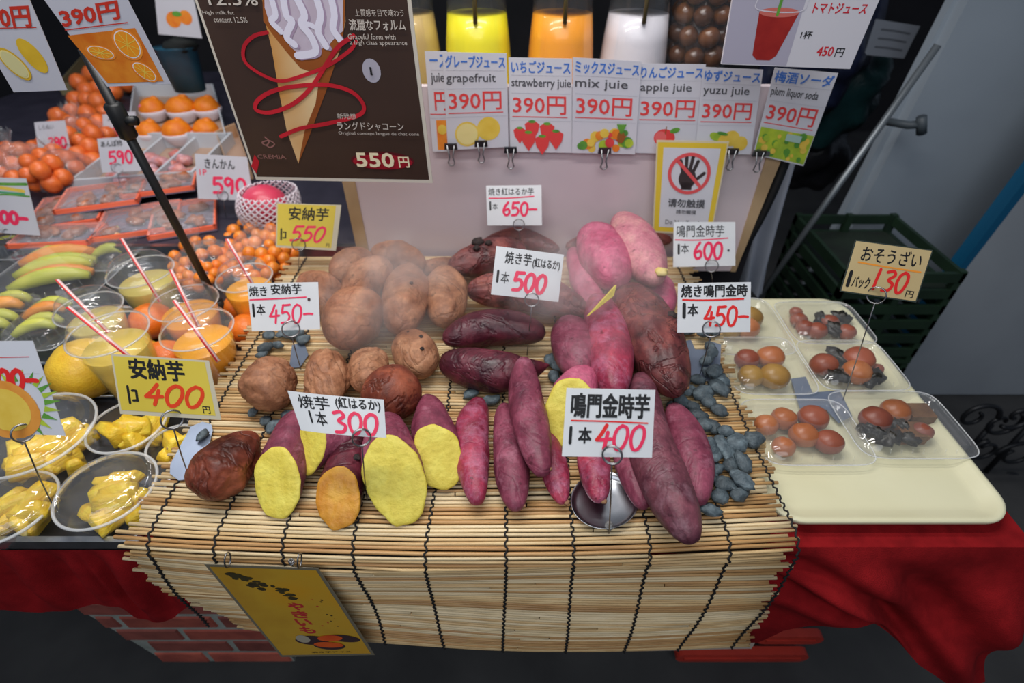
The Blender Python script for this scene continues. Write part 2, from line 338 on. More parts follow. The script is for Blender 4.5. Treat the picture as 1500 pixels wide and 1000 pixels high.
hemL = [(-260,900),(0,893),(60,898),(100,893),(140,886),(175,888),(200,905),(225,912),(255,905),(272,890),(300,880),(420,880)]
nL = Vector((0, -1, .06)).normalized(); cL = Vector((0, .395, TZ))
def frontL(u, v):
    i = u*(len(hemL)-1); k = min(int(i), len(hemL)-2); f = i-k
    px = hemL[k][0]+(hemL[k+1][0]-hemL[k][0])*f; py = hemL[k][1]+(hemL[k+1][1]-hemL[k][1])*f
    b = Pp(px, py, cL, nL); a = Vector((b.x, .395, TZ-.001)); p = a.lerp(b, v)
    return p+nL*(.008*math.sin(v*3)*(math.sin(u*30)+math.sin(u*47+1)))
mb = MB(); sheet(mb, frontL, 60, 12); mb.build('cloth_front', REDCL, cl, True)
# box under the mat
b = MB(); b.box((-.50, .39, TZ), (.36, 1.10, MZ-.008)); tag(b.build('display_box', mat('box_card', (70,52,38), rough=.9)), 'low box hidden beneath the reed mat that raises the sweet potatoes', 'box')

# ------------------------------------------------------------ brick patterned skirt below the table
BR = [mat('brick_red', (172,84,66), (140,64,52), .8, 18, .4, tint=.2), mat('brick_dark', (146,76,64), (118,58,50), .8, 18, .4, tint=.2)]
MORT = mat('mortar', (150,154,146), (128,134,126), .9, 30, .3)
bp = empty('brick_panel', (-.45, .50, .12), 'red brick faced low panel with pale mortar under the table', 'panel')
bn = Vector((0, -1, 0)); by = .475
zt = Py(170, 872, by).z; zb = Py(350, 968, by).z; bxl = Py(92, 880, by).x; bxb = Py(242, 968, by).x; bxr = Py(432, 968, by).x
mb = MB(); mb.add([Vector((bxl, by, zt)), Vector((bxb, by, zb)), Vector((bxr, by, zb)), Vector((bxr, by, zt)), Vector((bxl, by+.03, zt)), Vector((bxb, by+.03, zb)), Vector((bxr, by+.03, zb)), Vector((bxr, by+.03, zt))],
   [(0,1,2,3),(7,6,5,4),(0,4,5,1),(1,5,6,2),(2,6,7,3),(3,7,4,0)]); mb.build('mortar', MORT, bp)
rh = .064; z = zb+.004; row = 0
while z+rh < zt:
    x = bxr-.004+(row % 2)*.09; x = min(x, bxr-.003) if row % 2 == 0 else x
    while x > bxl:
        L = .20+random.uniform(-.01, .01); xl = bxb+(bxl-bxb)*((z+rh/2-zb)/(zt-zb)); x0 = max(x-L+.013, xl+.004); xn = x-L; x = min(x, bxr-.003)
        if x-x0 > .02:
            mb = MB(); h = rh-.014; j = [random.uniform(-.002, .002) for _ in range(4)]
            y0 = by-.0025-random.uniform(0, .0015); c = .003
            A = [(x0+j[0], z), (x, z+j[1]), (x+j[2], z+h), (x0, z+h+j[3])]; ctr = ((x0+x)/2, z+h/2)
            vs = [(a, by, b_) for a, b_ in A]+[(a+(c if a < ctr[0] else -c), y0, b_+(c if b_ < ctr[1] else -c)) for a, b_ in A]
            mb.add(vs, [(4,5,6,7)]+[(i, (i+1) % 4, (i+1) % 4+4, i+4) for i in range(4)]); mb.build('brick', random.choice(BR), bp)
        x = xn
    z += rh; row += 1
# red plastic crate rails seen under the mat
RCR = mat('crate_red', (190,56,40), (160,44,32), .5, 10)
cr = empty('red_crate', (.42, .62, 0), 'red plastic crate with rounded rails standing in the dark under the table', 'crate')
for k, (pa, pb, py_) in enumerate([(990, 1184, 964), (1110, 1206, 938), (1000, 1190, 988)]):
    yy = .50+.02*(k == 1)
    a = Py(pa, py_, yy); b_ = Py(pb, py_, yy); mb = MB(); h = .022
    P = [Vector((a.x+h*(1-math.cos(t_))*.8 if 0 else a.x, 0, 0)) for t_ in (0,)]
    pts = []
    for cx, sgn in ((b_.x-h, 1), (a.x+h, -1)):
        for q in range(9):
            an = sgn*(math.pi/2)-math.pi*q/8 if sgn > 0 else -math.pi/2-math.pi*q/8
            pts.append(Vector((cx+h*math.cos(an), yy, a.z+h*math.sin(an))))
    mb.prism(pts, (0, .02, 0)); mb.build('rail', RCR, cr)
    mb = MB(); mb.box((a.x+.02, yy-.003, a.z-.004), (b_.x-.02, yy, a.z+.004)); mb.build('rib', RCR, cr)
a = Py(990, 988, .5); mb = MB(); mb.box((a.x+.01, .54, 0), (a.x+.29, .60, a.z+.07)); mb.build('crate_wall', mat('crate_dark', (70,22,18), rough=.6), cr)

# ------------------------------------------------------------ reed mat
rm = empty('reed_mat', (-.05, .7, MZ), 'natural reed mat tied with black cords, draped over the box front', 'mat')
Y0, Y1 = .375, 1.122; RB = .03; rr = .0029
def prof(s_, x):        # s: arc distance from the back edge; returns y,z of a reed at x
    Lt = Y1-(Y0+RB); bow = -.018*max(0, 1-((x+.05)/.5)**2)*min(1, max(0, (s_-.25)/.4))
    if s_ < Lt: y, z = Y1-s_, MZ
    elif s_ < Lt+RB*math.pi/2: a = (s_-Lt)/RB; y, z = Y0+RB-RB*math.sin(a), MZ-RB+RB*math.cos(a)
    else:
        d = s_-Lt-RB*math.pi/2; dmax = .285; fan = 1+.20*(x+.05)/.5+.02*math.sin(x*9)
        y, z = Y0+.004*math.sin(x*7+d*20), MZ-RB-d*fan
    return y+bow, z-rr+.0006*math.sin(x*23+s_*11)
def reed(s_, xa, xb, r, m):
    n = 9; wob = random.uniform(0, 6); am = random.uniform(.0003, .0011); P = []
    for i in range(n+1):
        x = xa+(xb-xa)*i/n; y, z = prof(s_+am*math.sin(x*11+wob), x); P.append(Vector((x, y, z)))
    R = [r*random.uniform(.92, 1.08) for _ in P]
    mb = MB(); mb.tube(P, R, 6); return mb.build('reed', m, rm, True)
s_ = 0; nre = 0; SL = Y1-(Y0+RB)+RB*math.pi/2+.275
cords = []
while s_ < SL:
    r = rr*random.uniform(.82, 1.15); top = s_ < Y1-Y0
    xl = -.540+random.uniform(-.012, .018); xr = .432-.045*min(1, s_/.74)+random.uniform(-.014, .012)
    if s_ > .80: xl += (s_-.80)*.34; xr += (s_-.80)*.13 
    if random.random() < .42:
        c = random.uniform(-.38, .32); m1, m2 = random.choices(REED, k=2); reed(s_, xl, c-.001, r, m1); reed(s_+random.uniform(-.0005,.0005), c+.001, xr, r*.93, m2); nre += 2
    else: reed(s_, xl, xr, r, random.choice(REED)); nre += 1
    s_ += r*2.28
print('reeds', nre)
for cx in [-.505, -.41, -.313, -.215, -.115, -.012, .088, .192, .295, .392]:
    mb = MB(); P = []; k = 0; s_ = .004; dz = random.uniform(0, 6)
    while s_ < SL+.004:
        x = cx+.004*math.sin(s_*9+dz)
        y, z = prof(s_, x); y2, z2 = prof(s_+.004, x); tn = Vector((0, y2-y, z2-z)).normalized(); nn = Vector((0, tn.z, -tn.y)) if 1 else 0
        up = (rr*1.35 if k % 2 == 0 else rr*.75)
        P.append(Vector((x+(.0016 if k % 4 < 2 else -.0016), y, z))+nn*up); k += 1; s_ += .0032
    mb.tube(P, .0015, 5); mb.build('binding_cord', CORD, rm, True)
# pale card hem below the last reed
mb = MB()
sheet(mb, lambda u, v: Vector((-.46+.90*u, prof(SL+.002+.020*v, -.46+.90*u)[0]+.006, prof(SL+.002+.020*v, -.46+.90*u)[1]-.001)), 24, 2)
mb.build('hem_strip', mat('hem', (176,160,146), rough=.7), rm, True)
mb = MB()
for i in range(60):
    x = random.uniform(-.40, -.33); y, z = prof(SL+.018, x); L = random.uniform(.01, .035); mb.tube([(x, y+.01, z), (x+random.uniform(-.006,.006), y+.008, z-L*.6), (x+random.uniform(-.01,.01), y+.006, z-L)], .0006, 4)
o = mb.build('fringe', REED[1], rm); o['kind'] = 'stuff'

# ------------------------------------------------------------ sweet potatoes
def rot_fit(px, R):
    "shorten the tips for the thickness of a body lying on the mat, seen from above"
    a, b = Vector(px[0][:2]), Vector(px[-1][:2]); L = (b-a).length; c = Pz(*((a+b)/2), MZ+R); E = pw(L/2, c)
    d = (b-a).normalized(); el = math.atan2(CH-c.z, c.y); q = R*math.cos(el)*abs(d.y); f = math.sqrt(max(E*E-q*q, .25*E*E))/E
    m = (a+b)/2
    return [((Vector(p[:2])-m)*f+m, (p[2] if len(p) > 2 else 0)) for p in px]
def potato(label, pts, rpx, skin, p=(.55, .55), lift=0, seed=1, amp=.10, cut=None, fl=.92, ridge=0, group=None, flesh=None, fit=True, extra=None):
    c0 = Pz(*pts[len(pts)//2][:2], MZ+.03+lift); R = pw(rpx, c0)
    q = rot_fit(pts, R) if fit else [(Vector(a[:2]), (a[2] if len(a) > 2 else 0)) for a in pts]
    C = [Pz(a.x, a.y, MZ+R*fl+lift+l) for a, l in q]; n = 44; k = 46; C = cat_rom(C, n)
    sd = Vector((seed*3.7, seed*1.3, -seed*2.1)); up = None; bm = bmesh.new(); rings = []
    for i in range(n+1):
        t = i/n; tg = (C[min(i+1, n)]-C[max(i-1, 0)]).normalized(); sdv = Vector((0,0,1)).cross(tg).normalized() if abs(tg.z) < .95 else Vector((1,0,0)); u = tg.cross(sdv)
        pr = math.sin(math.pi*min(1, max(0, t)))**(p[0] if t < .5 else p[1]) if 0 < t < 1 else 0
        ring = []
        if pr == 0: rings.append([bm.verts.new(C[i])]); continue
        for j in range(k):
            a = 2*math.pi*j/k; d = sdv*math.cos(a)+u*math.sin(a)
            s0 = noise.noise(sd+Vector((math.cos(a)*.9, math.sin(a)*.9, t*3.2)))*1.25+.6*noise.noise(sd*2+Vector((math.cos(a)*2.2, math.sin(a)*2.2, t*7)))+.22*noise.noise(sd*3+Vector((math.cos(a)*5, math.sin(a)*5, t*17)))
            g = 0
            if ridge:
                x = noise.noise(sd+Vector((math.cos(a)*1.6, math.sin(a)*1.6, t*1.5))); g = -ridge*1.5*max(0, 1-abs(x)*6)
                x = noise.noise(sd*3+Vector((math.cos(a)*3, math.sin(a)*3, t*6))); g -= .35*ridge*max(0, 1-abs(x)*6)
            r = R*pr*(1+amp*s0+g)
            ring.append(bm.verts.new(C[i]+sdv*math.cos(a)*r+u*math.sin(a)*r*fl))
        rings.append(ring)
    for A, B in zip(rings, rings[1:]):
        for j in range(k):
            if len(A) == 1: bm.faces.new((A[0], B[(j+1) % k], B[j]))
            elif len(B) == 1: bm.faces.new((A[j], A[(j+1) % k], B[0]))
            else: bm.faces.new((A[j], A[(j+1) % k], B[(j+1) % k], B[j]))
    zmin = min(v.co.z for v in bm.verts); dz = MZ+lift-zmin if lift == 0 else 0
    bmesh.ops.recalc_face_normals(bm, faces=bm.faces)
    cap = None
    if cut:
        fx, fy, el, yw = cut; e = math.radians(el); a = math.radians(yw); nn = Vector((math.sin(a)*math.cos(e), -math.cos(a)*math.cos(e), math.sin(e)))
        cc = Pz(fx, fy, MZ+R*fl+lift)
        r = bmesh.ops.bisect_plane(bm, geom=bm.verts[:]+bm.edges[:]+bm.faces[:], plane_co=cc, plane_no=nn, clear_outer=True)
        ed = [e_ for e_ in bm.edges if e_.is_boundary]; vs = {v for e_ in ed for v in e_.verts}
        if vs:
            m = sum((v.co for v in vs), Vector())/len(vs); X = nn.orthogonal().normalized(); Yx = nn.cross(X)
            lp = sorted([v.co.copy() for v in vs], key=lambda v: math.atan2((v-m).dot(Yx), (v-m).dot(X)))
            cap = MB(); K = len(lp); SC_ = [(1, 0), (.985, .0016), (.95, .0026), (.8, .003), (.55, .0034), (.3, .003)]; V = []
            for s, h in SC_:
                for v in lp:
                    w_ = m+(v-m)*s; V.append(w_+nn*(h+(.0013*noise.noise(w_*60+sd)+.0008*noise.noise(w_*170) if s < 1 else 0)))
            V.append(m+nn*.003)
            cap.add(V, [(i*K+j, i*K+(j+1) % K, (i+1)*K+(j+1) % K, (i+1)*K+j) for i in range(len(SC_)-1) for j in range(K)]+[((len(SC_)-1)*K+j, (len(SC_)-1)*K+(j+1) % K, len(SC_)*K) for j in range(K)])
    me = bpy.data.meshes.new('sweet_potato'); org = Vector((C[n//2].x, C[n//2].y, MZ+lift)); zc = min(v.co.z for v in bm.verts)
    for v in bm.verts: v.co -= org
    bm.to_mesh(me); bm.free(); me.materials.append(SK[skin]); me.polygons.foreach_set('use_smooth', [True]*len(me.polygons))
    o = bpy.data.objects.new('sweet_potato', me); COL.objects.link(o); o.location = org; o['_o'] = tuple(org)
    tag(o, label, 'sweet potato', group); zfix = (MZ-zc) if lift == 0 else 0
    if cap: f = cap.build('cut_face', flesh or FLESH, o, True)
    for (tt, ang, sz, ms) in (extra or []):     # burnt spots and stem scars as small raised pieces
        i = int(tt*n); tg = (C[min(i+1, n)]-C[max(i-1, 0)]).normalized(); sdv = Vector((0,0,1)).cross(tg).normalized(); u = tg.cross(sdv)
        pr = math.sin(math.pi*tt)**(p[0] if tt < .5 else p[1]) if 0 < tt < 1 else 0
        q_ = C[i]+(sdv*math.cos(ang)+u*math.sin(ang)*fl)*R*pr; mb = MB(); mb.ball(q_, sz, (1,1,.6), 12, .5, seed); mb.build('scar', ms, o, True)
    o.location.z += max(-.008, min(.008, zfix)); return o
BURN = mat('burnt_skin', (30,22,22), (52,36,32), .7, 120, .8); STEM = mat('stem_scar', (150,112,80), (120,84,60), .8, 80, .4)
TOP = math.pi/2
GB = 'brown baked sweet potatoes'; GP = 'purple sweet potatoes in front'; GR = 'purple sweet potatoes at the back'; GC = 'halved sweet potatoes showing yellow flesh'
# brown ones, front
potato('large wrinkled red-brown sweet potato at the front corner, beside the metal plate', [(300,732),(325,690),(378,632)], 44, 'redbr', (.5,.6), seed=3, amp=.10, ridge=.10, group=GB)
potato('round tan sweet potato with deep folds, beside the dark pebbles near the 450 card', [(395,522),(397,606)], 42, 'tan', (.45,.45), seed=5, ridge=.09, group=GB)
potato('tan sweet potato with upright grooves, behind the 300 card', [(476,510),(480,598)], 36, 'tan', (.4,.4), seed=9, ridge=.12, group=GB)
potato('tan sweet potato pressed against the back of the red-brown round one', [(545,508),(535,582)], 33, 'tan', (.45,.45), seed=12, ridge=.05, group=GB)
potato('speckled tan oval sweet potato nearest the dark purple pair', [(590,486),(628,552)], 34, 'tan', (.42,.42), seed=15, amp=.05, group=GB, extra=[(.5,1.2,.004,BURN),(.3,1.6,.003,BURN),(.75,1.4,.004,BURN)])
potato('round glossy red-brown sweet potato resting against two tan ones', [(545,552),(606,600)], 44, 'redbr', (.42,.42), lift=.012, seed=18, amp=.06, group=GB)
# brown ones behind, in the steam
potato('tan sweet potato at the outer end of the steaming heap', [(443,402),(503,458)], 32, 'steam', (.5,.5), seed=21, group=GB)
potato('long tan sweet potato at the top rear of the steaming heap', [(545,368),(622,390)], 28, 'steam', (.5,.5), lift=.02, seed=24, group=GB)
potato('tan sweet potato behind the upper middle of the steaming heap', [(486,408),(544,372)], 28, 'steam', (.5,.5), lift=.02, seed=27, group=GB)
potato('flat small tan sweet potato at the rear beside the burnt purple one', [(606,396),(682,385)], 15, 'steam', (.5,.5), lift=.01, seed=30, group=GB)
potato('slanted tan sweet potato lying across the middle of the steaming heap', [(506,440),(568,380)], 29, 'steam', (.5,.5), lift=.035, seed=33, ridge=.04, group=GB)
potato('large rounded tan sweet potato at the front of the steaming heap', [(496,512),(540,415)], 39, 'steam', (.42,.85), lift=.012, seed=36, amp=.07, group=GB)
potato('pear-shaped tan sweet potato at the centre of the steaming heap', [(604,378),(584,492)], 38, 'steam', (.9,.4), lift=.02, seed=39, amp=.06, ridge=.03, group=GB, extra=[(.6,1.2,.004,BURN)])
potato('tan sweet potato with a yellowish end beside the dark roasted ones', [(652,382),(653,482)], 35, 'tan', (.8,.42), lift=.008, seed=42, amp=.06, group=GB)
# cut ones
potato('halved sweet potato, tall oval yellow face, foremost beside the big brown one', [(378,830),(412,690),(440,600)], 36, 'purple', (.3,.5), cut=(404,706,50,-10), seed=45, group=GC, fit=False)
potato('halved sweet potato, narrow yellow face, tucked behind the tall oval one', [(395,715),(460,650),(540,620)], 33, 'purple', (.3,.5), lift=.016, cut=(450,654,44,-42), seed=48, group=GC, fit=False)
potato('halved dark sweet potato with an orange face, standing foremost on the mat', [(466,850),(498,720),(530,610)], 33, 'dark', (.3,.5), cut=(495,730,50,-4), seed=51, group=GC, flesh=FLESHO, fit=False, extra=[(.66,2.2,.006,BURN)])
potato('halved sweet potato with the widest yellow face, below the 300 card', [(598,850),(578,700),(562,600)], 44, 'purple', (.3,.5), cut=(578,702,52,2), seed=54, group=GC, fit=False)
potato('halved sweet potato, yellow face with pink skin on top, beside the whole purple ones', [(656,800),(640,660),(626,580)], 34, 'purple', (.3,.4), lift=.008, cut=(640,668,50,6), seed=57, group=GC, fit=False)
potato('halved sweet potato leaning behind the front 400 card, pale yellow face', [(812,700),(836,600),(858,540)], 37, 'pink', (.3,.4), lift=.02, cut=(832,602,50,-16), seed=60, group=GC, fit=False)
# front purple
potato('short straight purple sweet potato nearest the halved ones', [(702,582),(690,640),(699,742)], 26, 'crims', (.4,.42), seed=63, amp=.07, group=GP)
potato('purple sweet potato lying partly beneath the curved one', [(738,590),(748,680),(757,750)], 26, 'purple', (.4,.42), seed=66, amp=.08, group=GP, extra=[(.97,0,.004,STEM)])
potato('curved mauve sweet potato resting on top of two others', [(766,524),(772,600),(796,700)], 27, 'purple', (.35,.42), lift=.034, seed=69, amp=.09, group=GP, extra=[(.97,0,.004,STEM)])
potato('reddish purple sweet potato with a pale stem end beneath the curved one', [(795,620),(825,740)], 23, 'crims', (.4,.5), seed=72, group=GP, extra=[(.98,0,.005,STEM)])
potato('reddish purple sweet potato lying in the metal scoop', [(862,620),(878,738)], 25, 'crims', (.4,.45), lift=.006, seed=75, group=GP, extra=[(.98,0,.005,STEM)])
potato('dark purple sweet potato between the metal scoop and the longest one', [(908,630),(944,748)], 25, 'purple', (.4,.45), seed=78, group=GP)
potato('longest sweet potato, dusty dark purple, reaching furthest forward', [(938,545),(950,640),(985,730),(1016,798)], 38, 'long', (.34,.45), lift=.02, seed=81, amp=.07, group=GP)
potato('smooth reddish purple sweet potato beneath the longest one, beside the pebbles', [(985,590),(1012,660),(1026,742)], 29, 'purple', (.4,.45), seed=84, amp=.06, group=GP)
# rear purple
potato('burnt-topped purple sweet potato at the rear behind the 500 card', [(656,392),(770,362)], 27, 'roast', (.45,.5), lift=.02, seed=87, amp=.12, ridge=.06, group=GR, extra=[(.42,1.3,.014,BURN),(.5,1.7,.008,BURN),(.36,1.8,.008,BURN)])
potato('dark purple sweet potato rearmost, below the 650 card', [(700,362),(760,350),(820,366)], 18, 'roast', (.5,.5), lift=.025, seed=90, group=GR)
potato('thin dark purple sweet potato lying across the rear behind the pink ones', [(828,362),(900,348),(985,352)], 16, 'roast', (.4,.4), lift=.012, seed=93, group=GR)
potato('wrinkled roasted sweet potato with crinkled end, under the 500 card', [(683,425),(770,425),(868,458)], 32, 'roast', (.4,.6), lift=.010, seed=96, ridge=.10, group=GR)
potato('dark glossy sweet potato, upper one of the dark purple pair', [(648,498),(720,480),(800,488)], 29, 'dark', (.45,.4), lift=.012, seed=99, amp=.05, group=GR)
potato('dark crimson sweet potato tapering to a tail, lower one of the dark purple pair', [(645,528),(690,538),(750,545),(806,534)], 33, 'dark', (.38,.95), lift=0, seed=102, amp=.06, group=GR)
potato('slim pink sweet potato between the roasted one and the plump pink one', [(838,362),(856,410),(876,462)], 21, 'pink', (.4,.5), lift=.03, seed=105, group=GR)
potato('plump bright pink sweet potato at the rear', [(860,328),(885,370),(908,424)], 37, 'pink', (.5,.4), lift=.045, seed=108, amp=.06, group=GR)
potato('pale pink sweet potato with a sliced tip, tallest at the rear', [(905,310),(930,360),(966,418)], 34, 'pale', (.6,.5), lift=.06, seed=111, amp=.06, group=GR, extra=[(.955,1.2,.013,FLESHP)])
potato('small pink sweet potato under the pale one near the 600 card', [(955,392),(975,465)], 25, 'pink', (.5,.4), lift=.015, seed=114, group=GR)
potato('mauve sweet potato between the dark pair and the bright crimson one', [(828,462),(842,505),(856,566)], 34, 'purple', (.45,.5), lift=.012, seed=117, amp=.05, group=GR)
potato('bright crimson sweet potato with a torn yellow tip', [(874,432),(892,500),(902,585)], 33, 'crims', (.32,.4), lift=.03, seed=120, amp=.05, group=GR)
potato('large roasted sweet potato with scorched peeling skin beside the pebbles', [(912,416),(948,480),(994,582)], 42, 'roast', (.45,.42), lift=.015, seed=123, amp=.07, ridge=.06, group=GR, extra=[(.97,0,.006,STEM),(.55,.9,.010,BURN)])
mb = MB(); a, b_, c_ = Pz(859,463,MZ+.118), Pz(900,418,MZ+.128), Pz(896,434,MZ+.118); mb.prism([a, b_, c_], (0.003, -.004, .004)); 
tag(mb.build('peel_strip', FLESH), 'thin pale yellow peeled strip on the torn tip of the crimson potato', 'peel')

# ------------------------------------------------------------ pebbles
def pebble(px, py, r, lift, seed, label, group):
    c = Pz(px, py, MZ+.005+lift); R = pw(r, c); mb = MB()
    rng = random.Random(seed); a = rng.uniform(0, 3.14); rot = Matrix.Rotation(a, 3, 'Z') @ Matrix.Rotation(rng.uniform(-.3,.3), 3, 'X')
    mb.ball(c+Vector((0,0,R*.42)), R*rng.uniform(.8,1.12), (1.15, rng.uniform(.72,.95), .55), 14, .36, seed, rot)
    return tag(mb.build('pebble', PEB, smooth=True), label, 'pebble', group)
PR = [(1012,598,13),(1028,580,15),(1020,560,14),(1045,548,14),(1035,530,13),(1052,572,14),(1022,612,14),(1042,520,11),(1008,575,12),(1000,612,12),
      (1045,628,13),(1036,658,16),(1054,655,15),(1078,652,16),(1103,648,14),(1062,634,11),(1068,684,14),(1086,680,15),(1048,690,13),(1086,708,17),
      (1060,712,14),(1082,726,14),(1053,730,14),(1040,750,13),(1040,700,13),(1066,668,12),(1052,604,13),(1020,640,12),(1008,648,11),(1036,590,12),
      (1045,488,11),(1030,490,11),(1005,488,12),(1040,512,10),(1055,560,12),(996,590,12),(985,600,10),(1030,625,12),(1070,715,12),(1046,672,12),(1034,548,11),(1000,560,11)]
for i, (x, y, r) in enumerate(PR): a_ = 0 if y < 538 else 1 if y < 600 else 2 if y < 665 else 3 if y < 705 else 4; pebble(x, y, r, .009 if i % 4 == 3 else 0, i, ['dark slate pebble around the notched plate under the rear 450 card','dark slate pebble beside the scorched end of the large roasted sweet potato','dark slate pebble halfway down the heap, towards the mat edge cord','dark slate pebble in the widest part of the heap beside the reddish purple potato','dark slate pebble at the front end of the heap, near the longest potato'][a_], ['pebbles at the notched plate','pebbles by the roasted potato','pebbles halfway down the heap','pebbles in the widest part of the heap','pebbles at the front of the heap'][a_])
PLb = [(395,494,10),(413,492,9),(432,492,12),(390,512,11),(408,508,10),(372,606,10),(402,628,13),(424,613,13),(390,618,8),(385,522,9),(445,500,9)]
for i, (x, y, r) in enumerate(PLb): pebble(x, y, r, 0, 70+i, 'grey pebble on the mat below the 450 card of the brown heap' if y < 560 else 'grey pebble in front of the round folded tan sweet potato', 'pebbles below the brown heap card' if y < 560 else 'pebbles before the round tan sweet potato')
PM = [(690,580,11),(720,590,13),(806,530,11),(820,540,13),(812,555,12),(500,392,9),(830,525,10),(640,404,9)]
for i, (x, y, r) in enumerate(PM): pebble(x, y, r, 0, 90+i, 'grey pebble lying in the gaps between the purple sweet potatoes', 'pebbles between the sweet potatoes')
pebble(298,640,11,0,99,'lone dark green pebble on the metal plate by the yellow 400 card', None)
# ------------------------------------------------------------ wire card holders and handwritten cards
def holder(label, ring, foot, rpx=13, z=None, plate=None, cat_='card holder', wr=.0011):
    F_ = Pz(foot[0], foot[1], MZ+.002 if z is None else z); C_ = Py(ring[0], ring[1], F_.y); r = pw(rpx, C_)
    h = empty('card_holder', F_, label, cat_); f = (CP-C_).normalized(); f = Vector((f.x, f.y*.9, .25)).normalized()
    X = f.orthogonal().normalized(); X = (Vector((1,0,0))-f*f.x).normalized(); Y = f.cross(X)
    mb = MB()
    for k in (0, 1): mb.tube([C_+f*(k*.0026+.0065)+(X*math.cos(a)+Y*math.sin(a))*r for a in [2*math.pi*i/28 for i in range(28)]], wr*.9, 6, closed=True)
    mb.build('ring', WIRE, h, True)
    bot = C_-Y*r if (C_-Y*r).z < C_.z else C_+Y*r
    mb = MB(); mb.tube([bot+f*.0075, bot.lerp(F_, .5)+Vector((0, -.0006, 0)), F_], wr*.85, 6); mb.build('wire', WIRE, h, True)
    if plate:
        q = [Pz(x, y, (MZ if z is None else z)+.0022) for x, y in plate[0]]; m = MB(); m.prism(q, (0, 0, .0012))
        m.build('base_plate', plate[1], h)
    return C_
def rrect(cx, cy, w_, h_, ang=0, n=4, r=.3):
    P = []; c, s = math.cos(ang), math.sin(ang); R = r*min(w_, h_)
    for sx, sy, a0 in ((1,1,0),(-1,1,90),(-1,-1,180),(1,-1,270)):
        for k in range(n+1):
            a = math.radians(a0+90*k/n); x = sx*(w_/2-R)+R*math.cos(a); y = sy*(h_/2-R)+R*math.sin(a); P.append((cx+x*c-y*s, cy+x*s+y*c))
    return P
# front 400 card in the metal scoop
sc_ = holder('wire holder standing in the round metal scoop, gripping the front 400 card', (898,662), (892,781), 14)
q = [Pz(885+50*math.cos(a), 738+42*math.sin(a)*1.0, MZ+.001) for a in [math.pi*2*i/36 for i in range(36)]]
mb = MB(); cs = sum(q, Vector())/36
R5 = [(1.0,.0095),(.99,.010),(.93,.003),(.8,.001),(.4,.0002)]
V = [cs+(p-cs)*s+Vector((0,0,h)) for s, h in R5 for p in q]+[cs]; mb.add(V, [(i*36+j, i*36+(j+1)%36, (i+1)*36+(j+1)%36, (i+1)*36+j) for i in range(4) for j in range(36)]+[(4*36+j, 4*36+(j+1)%36, 180) for j in range(36)])
so = tag(mb.build('metal_scoop', STEEL, smooth=True), 'shallow round stainless scoop under the front purple sweet potatoes', 'scoop')
mb = MB(); mb.ball(Pz(893,770,MZ+.004), .007, (.8,1,1), 12, .6, 4); mb.build('dried_residue', mat('residue', (190,190,188), (120,118,116), .9, 300, .8), so, True)
c = Card('price_card', 'white card with thick black brush lettering, priced 400, foremost of all', 'price card', [(830,568),(960,571),(955,670),(823,668)], sc_, 35)
c.text('鳴門金時芋', (.07,.07,.94,.42), BLK, .05); c.line([(.08,.47),(.5,.475),(.93,.49)], .022, RED)
c.text('本', (.17,.57,.31,.80), BLK, .05); c.digits('l', (.03,.57,.13,.80), BLK, .045); c.digits('400', (.36,.53,.92,.88), PNK, .05, .15); c.digits('4', (.36,.53,.55,.88), RED, .055, .15); c.done()
r = holder('wire holder gripping the curled 300 card among the halved sweet potatoes', (528,637), (538,733), 13)
c = Card('price_card', 'curled white card priced 300 in red, among the halved sweet potatoes', 'price card', [(421,572),(562,585),(566,641),(441,630)], r, 38, bow=.006)
c.text('焼芋', (.09,.06,.43,.40), BLK, .02); c.text('(紅はるか)', (.50,.02,.96,.34), BLK, .03); c.digits('l', (.14,.46,.22,.74), BLK, .05); c.text('本', (.24,.45,.36,.80), BLK, .02); c.digits('300', (.42,.40,.93,.93), PNK, .085, .1); c.done()
GL = film('laminate', body=.12, rough=.12)
r = holder('wire holder on the oblong plate, gripping the large yellow 400 card', (250,612), (279,704), 14, plate=([(297,618),(310,622),(312,630),(296,700),(262,704),(249,694),(250,680),(280,625)], GREYM))
c = Card('price_card', 'laminated large yellow card with black brush writing, priced 400 in orange', 'price card', [(162,518),(306,528),(324,615),(176,606)], r, 30, mats=mat('laminate_edge', (205,196,170), rough=.25, coat=.5))
c.rect(.02,.03,.955,.93, YEL); c.text('安納芋', (.17,.05,.72,.38), BLK, .05); c.digits('l', (.10,.52,.14,.80), BLK, .04); c.digits(['ko'], (.15,.58,.21,.76), BLK, .04)
c.digits('400', (.28,.46,.88,.80), ORG, .062, .35); c.text('円', (.84,.78,.91,.90), BLK, .04); c.done()
r = holder('small wire holder behind the dark pebbles, gripping the 450 card of the brown heap', (425,480), (441,541), 12, plate=([(428,506),(445,500),(452,520),(440,538),(424,540)], GREYM))
c = Card('price_card', 'white card priced 450 with pink underline, by the brown sweet potato heap', 'price card', [(362,415),(466,413),(469,482),(369,485)], r, 30)
c.text('焼き', (.02,.06,.27,.27), BLK, .03); c.text('安納芋', (.33,.03,.76,.24), BLK, .03); c.line([(.02,.34),(.4,.33),(.82,.31)], .03, PNK); c.digits('l', (.03,.44,.08,.68), BLK, .05); c.text('本', (.10,.44,.22,.66), BLK, .03)
c.digits('450-', (.27,.46,.92,.84), PNK, .045, .1); c.disc(.86,.36,.022, mat('hole_dot', (70,50,50)), .0008); c.done()
r = holder('tall wire holder gripping the 500 card over the dark purple sweet potatoes', (779,437), (772,520), 10)
c = Card('price_card', 'white card priced 500 standing amid the rear purple sweet potatoes', 'price card', [(727,360),(826,373),(818,442),(719,431)], r, 28)
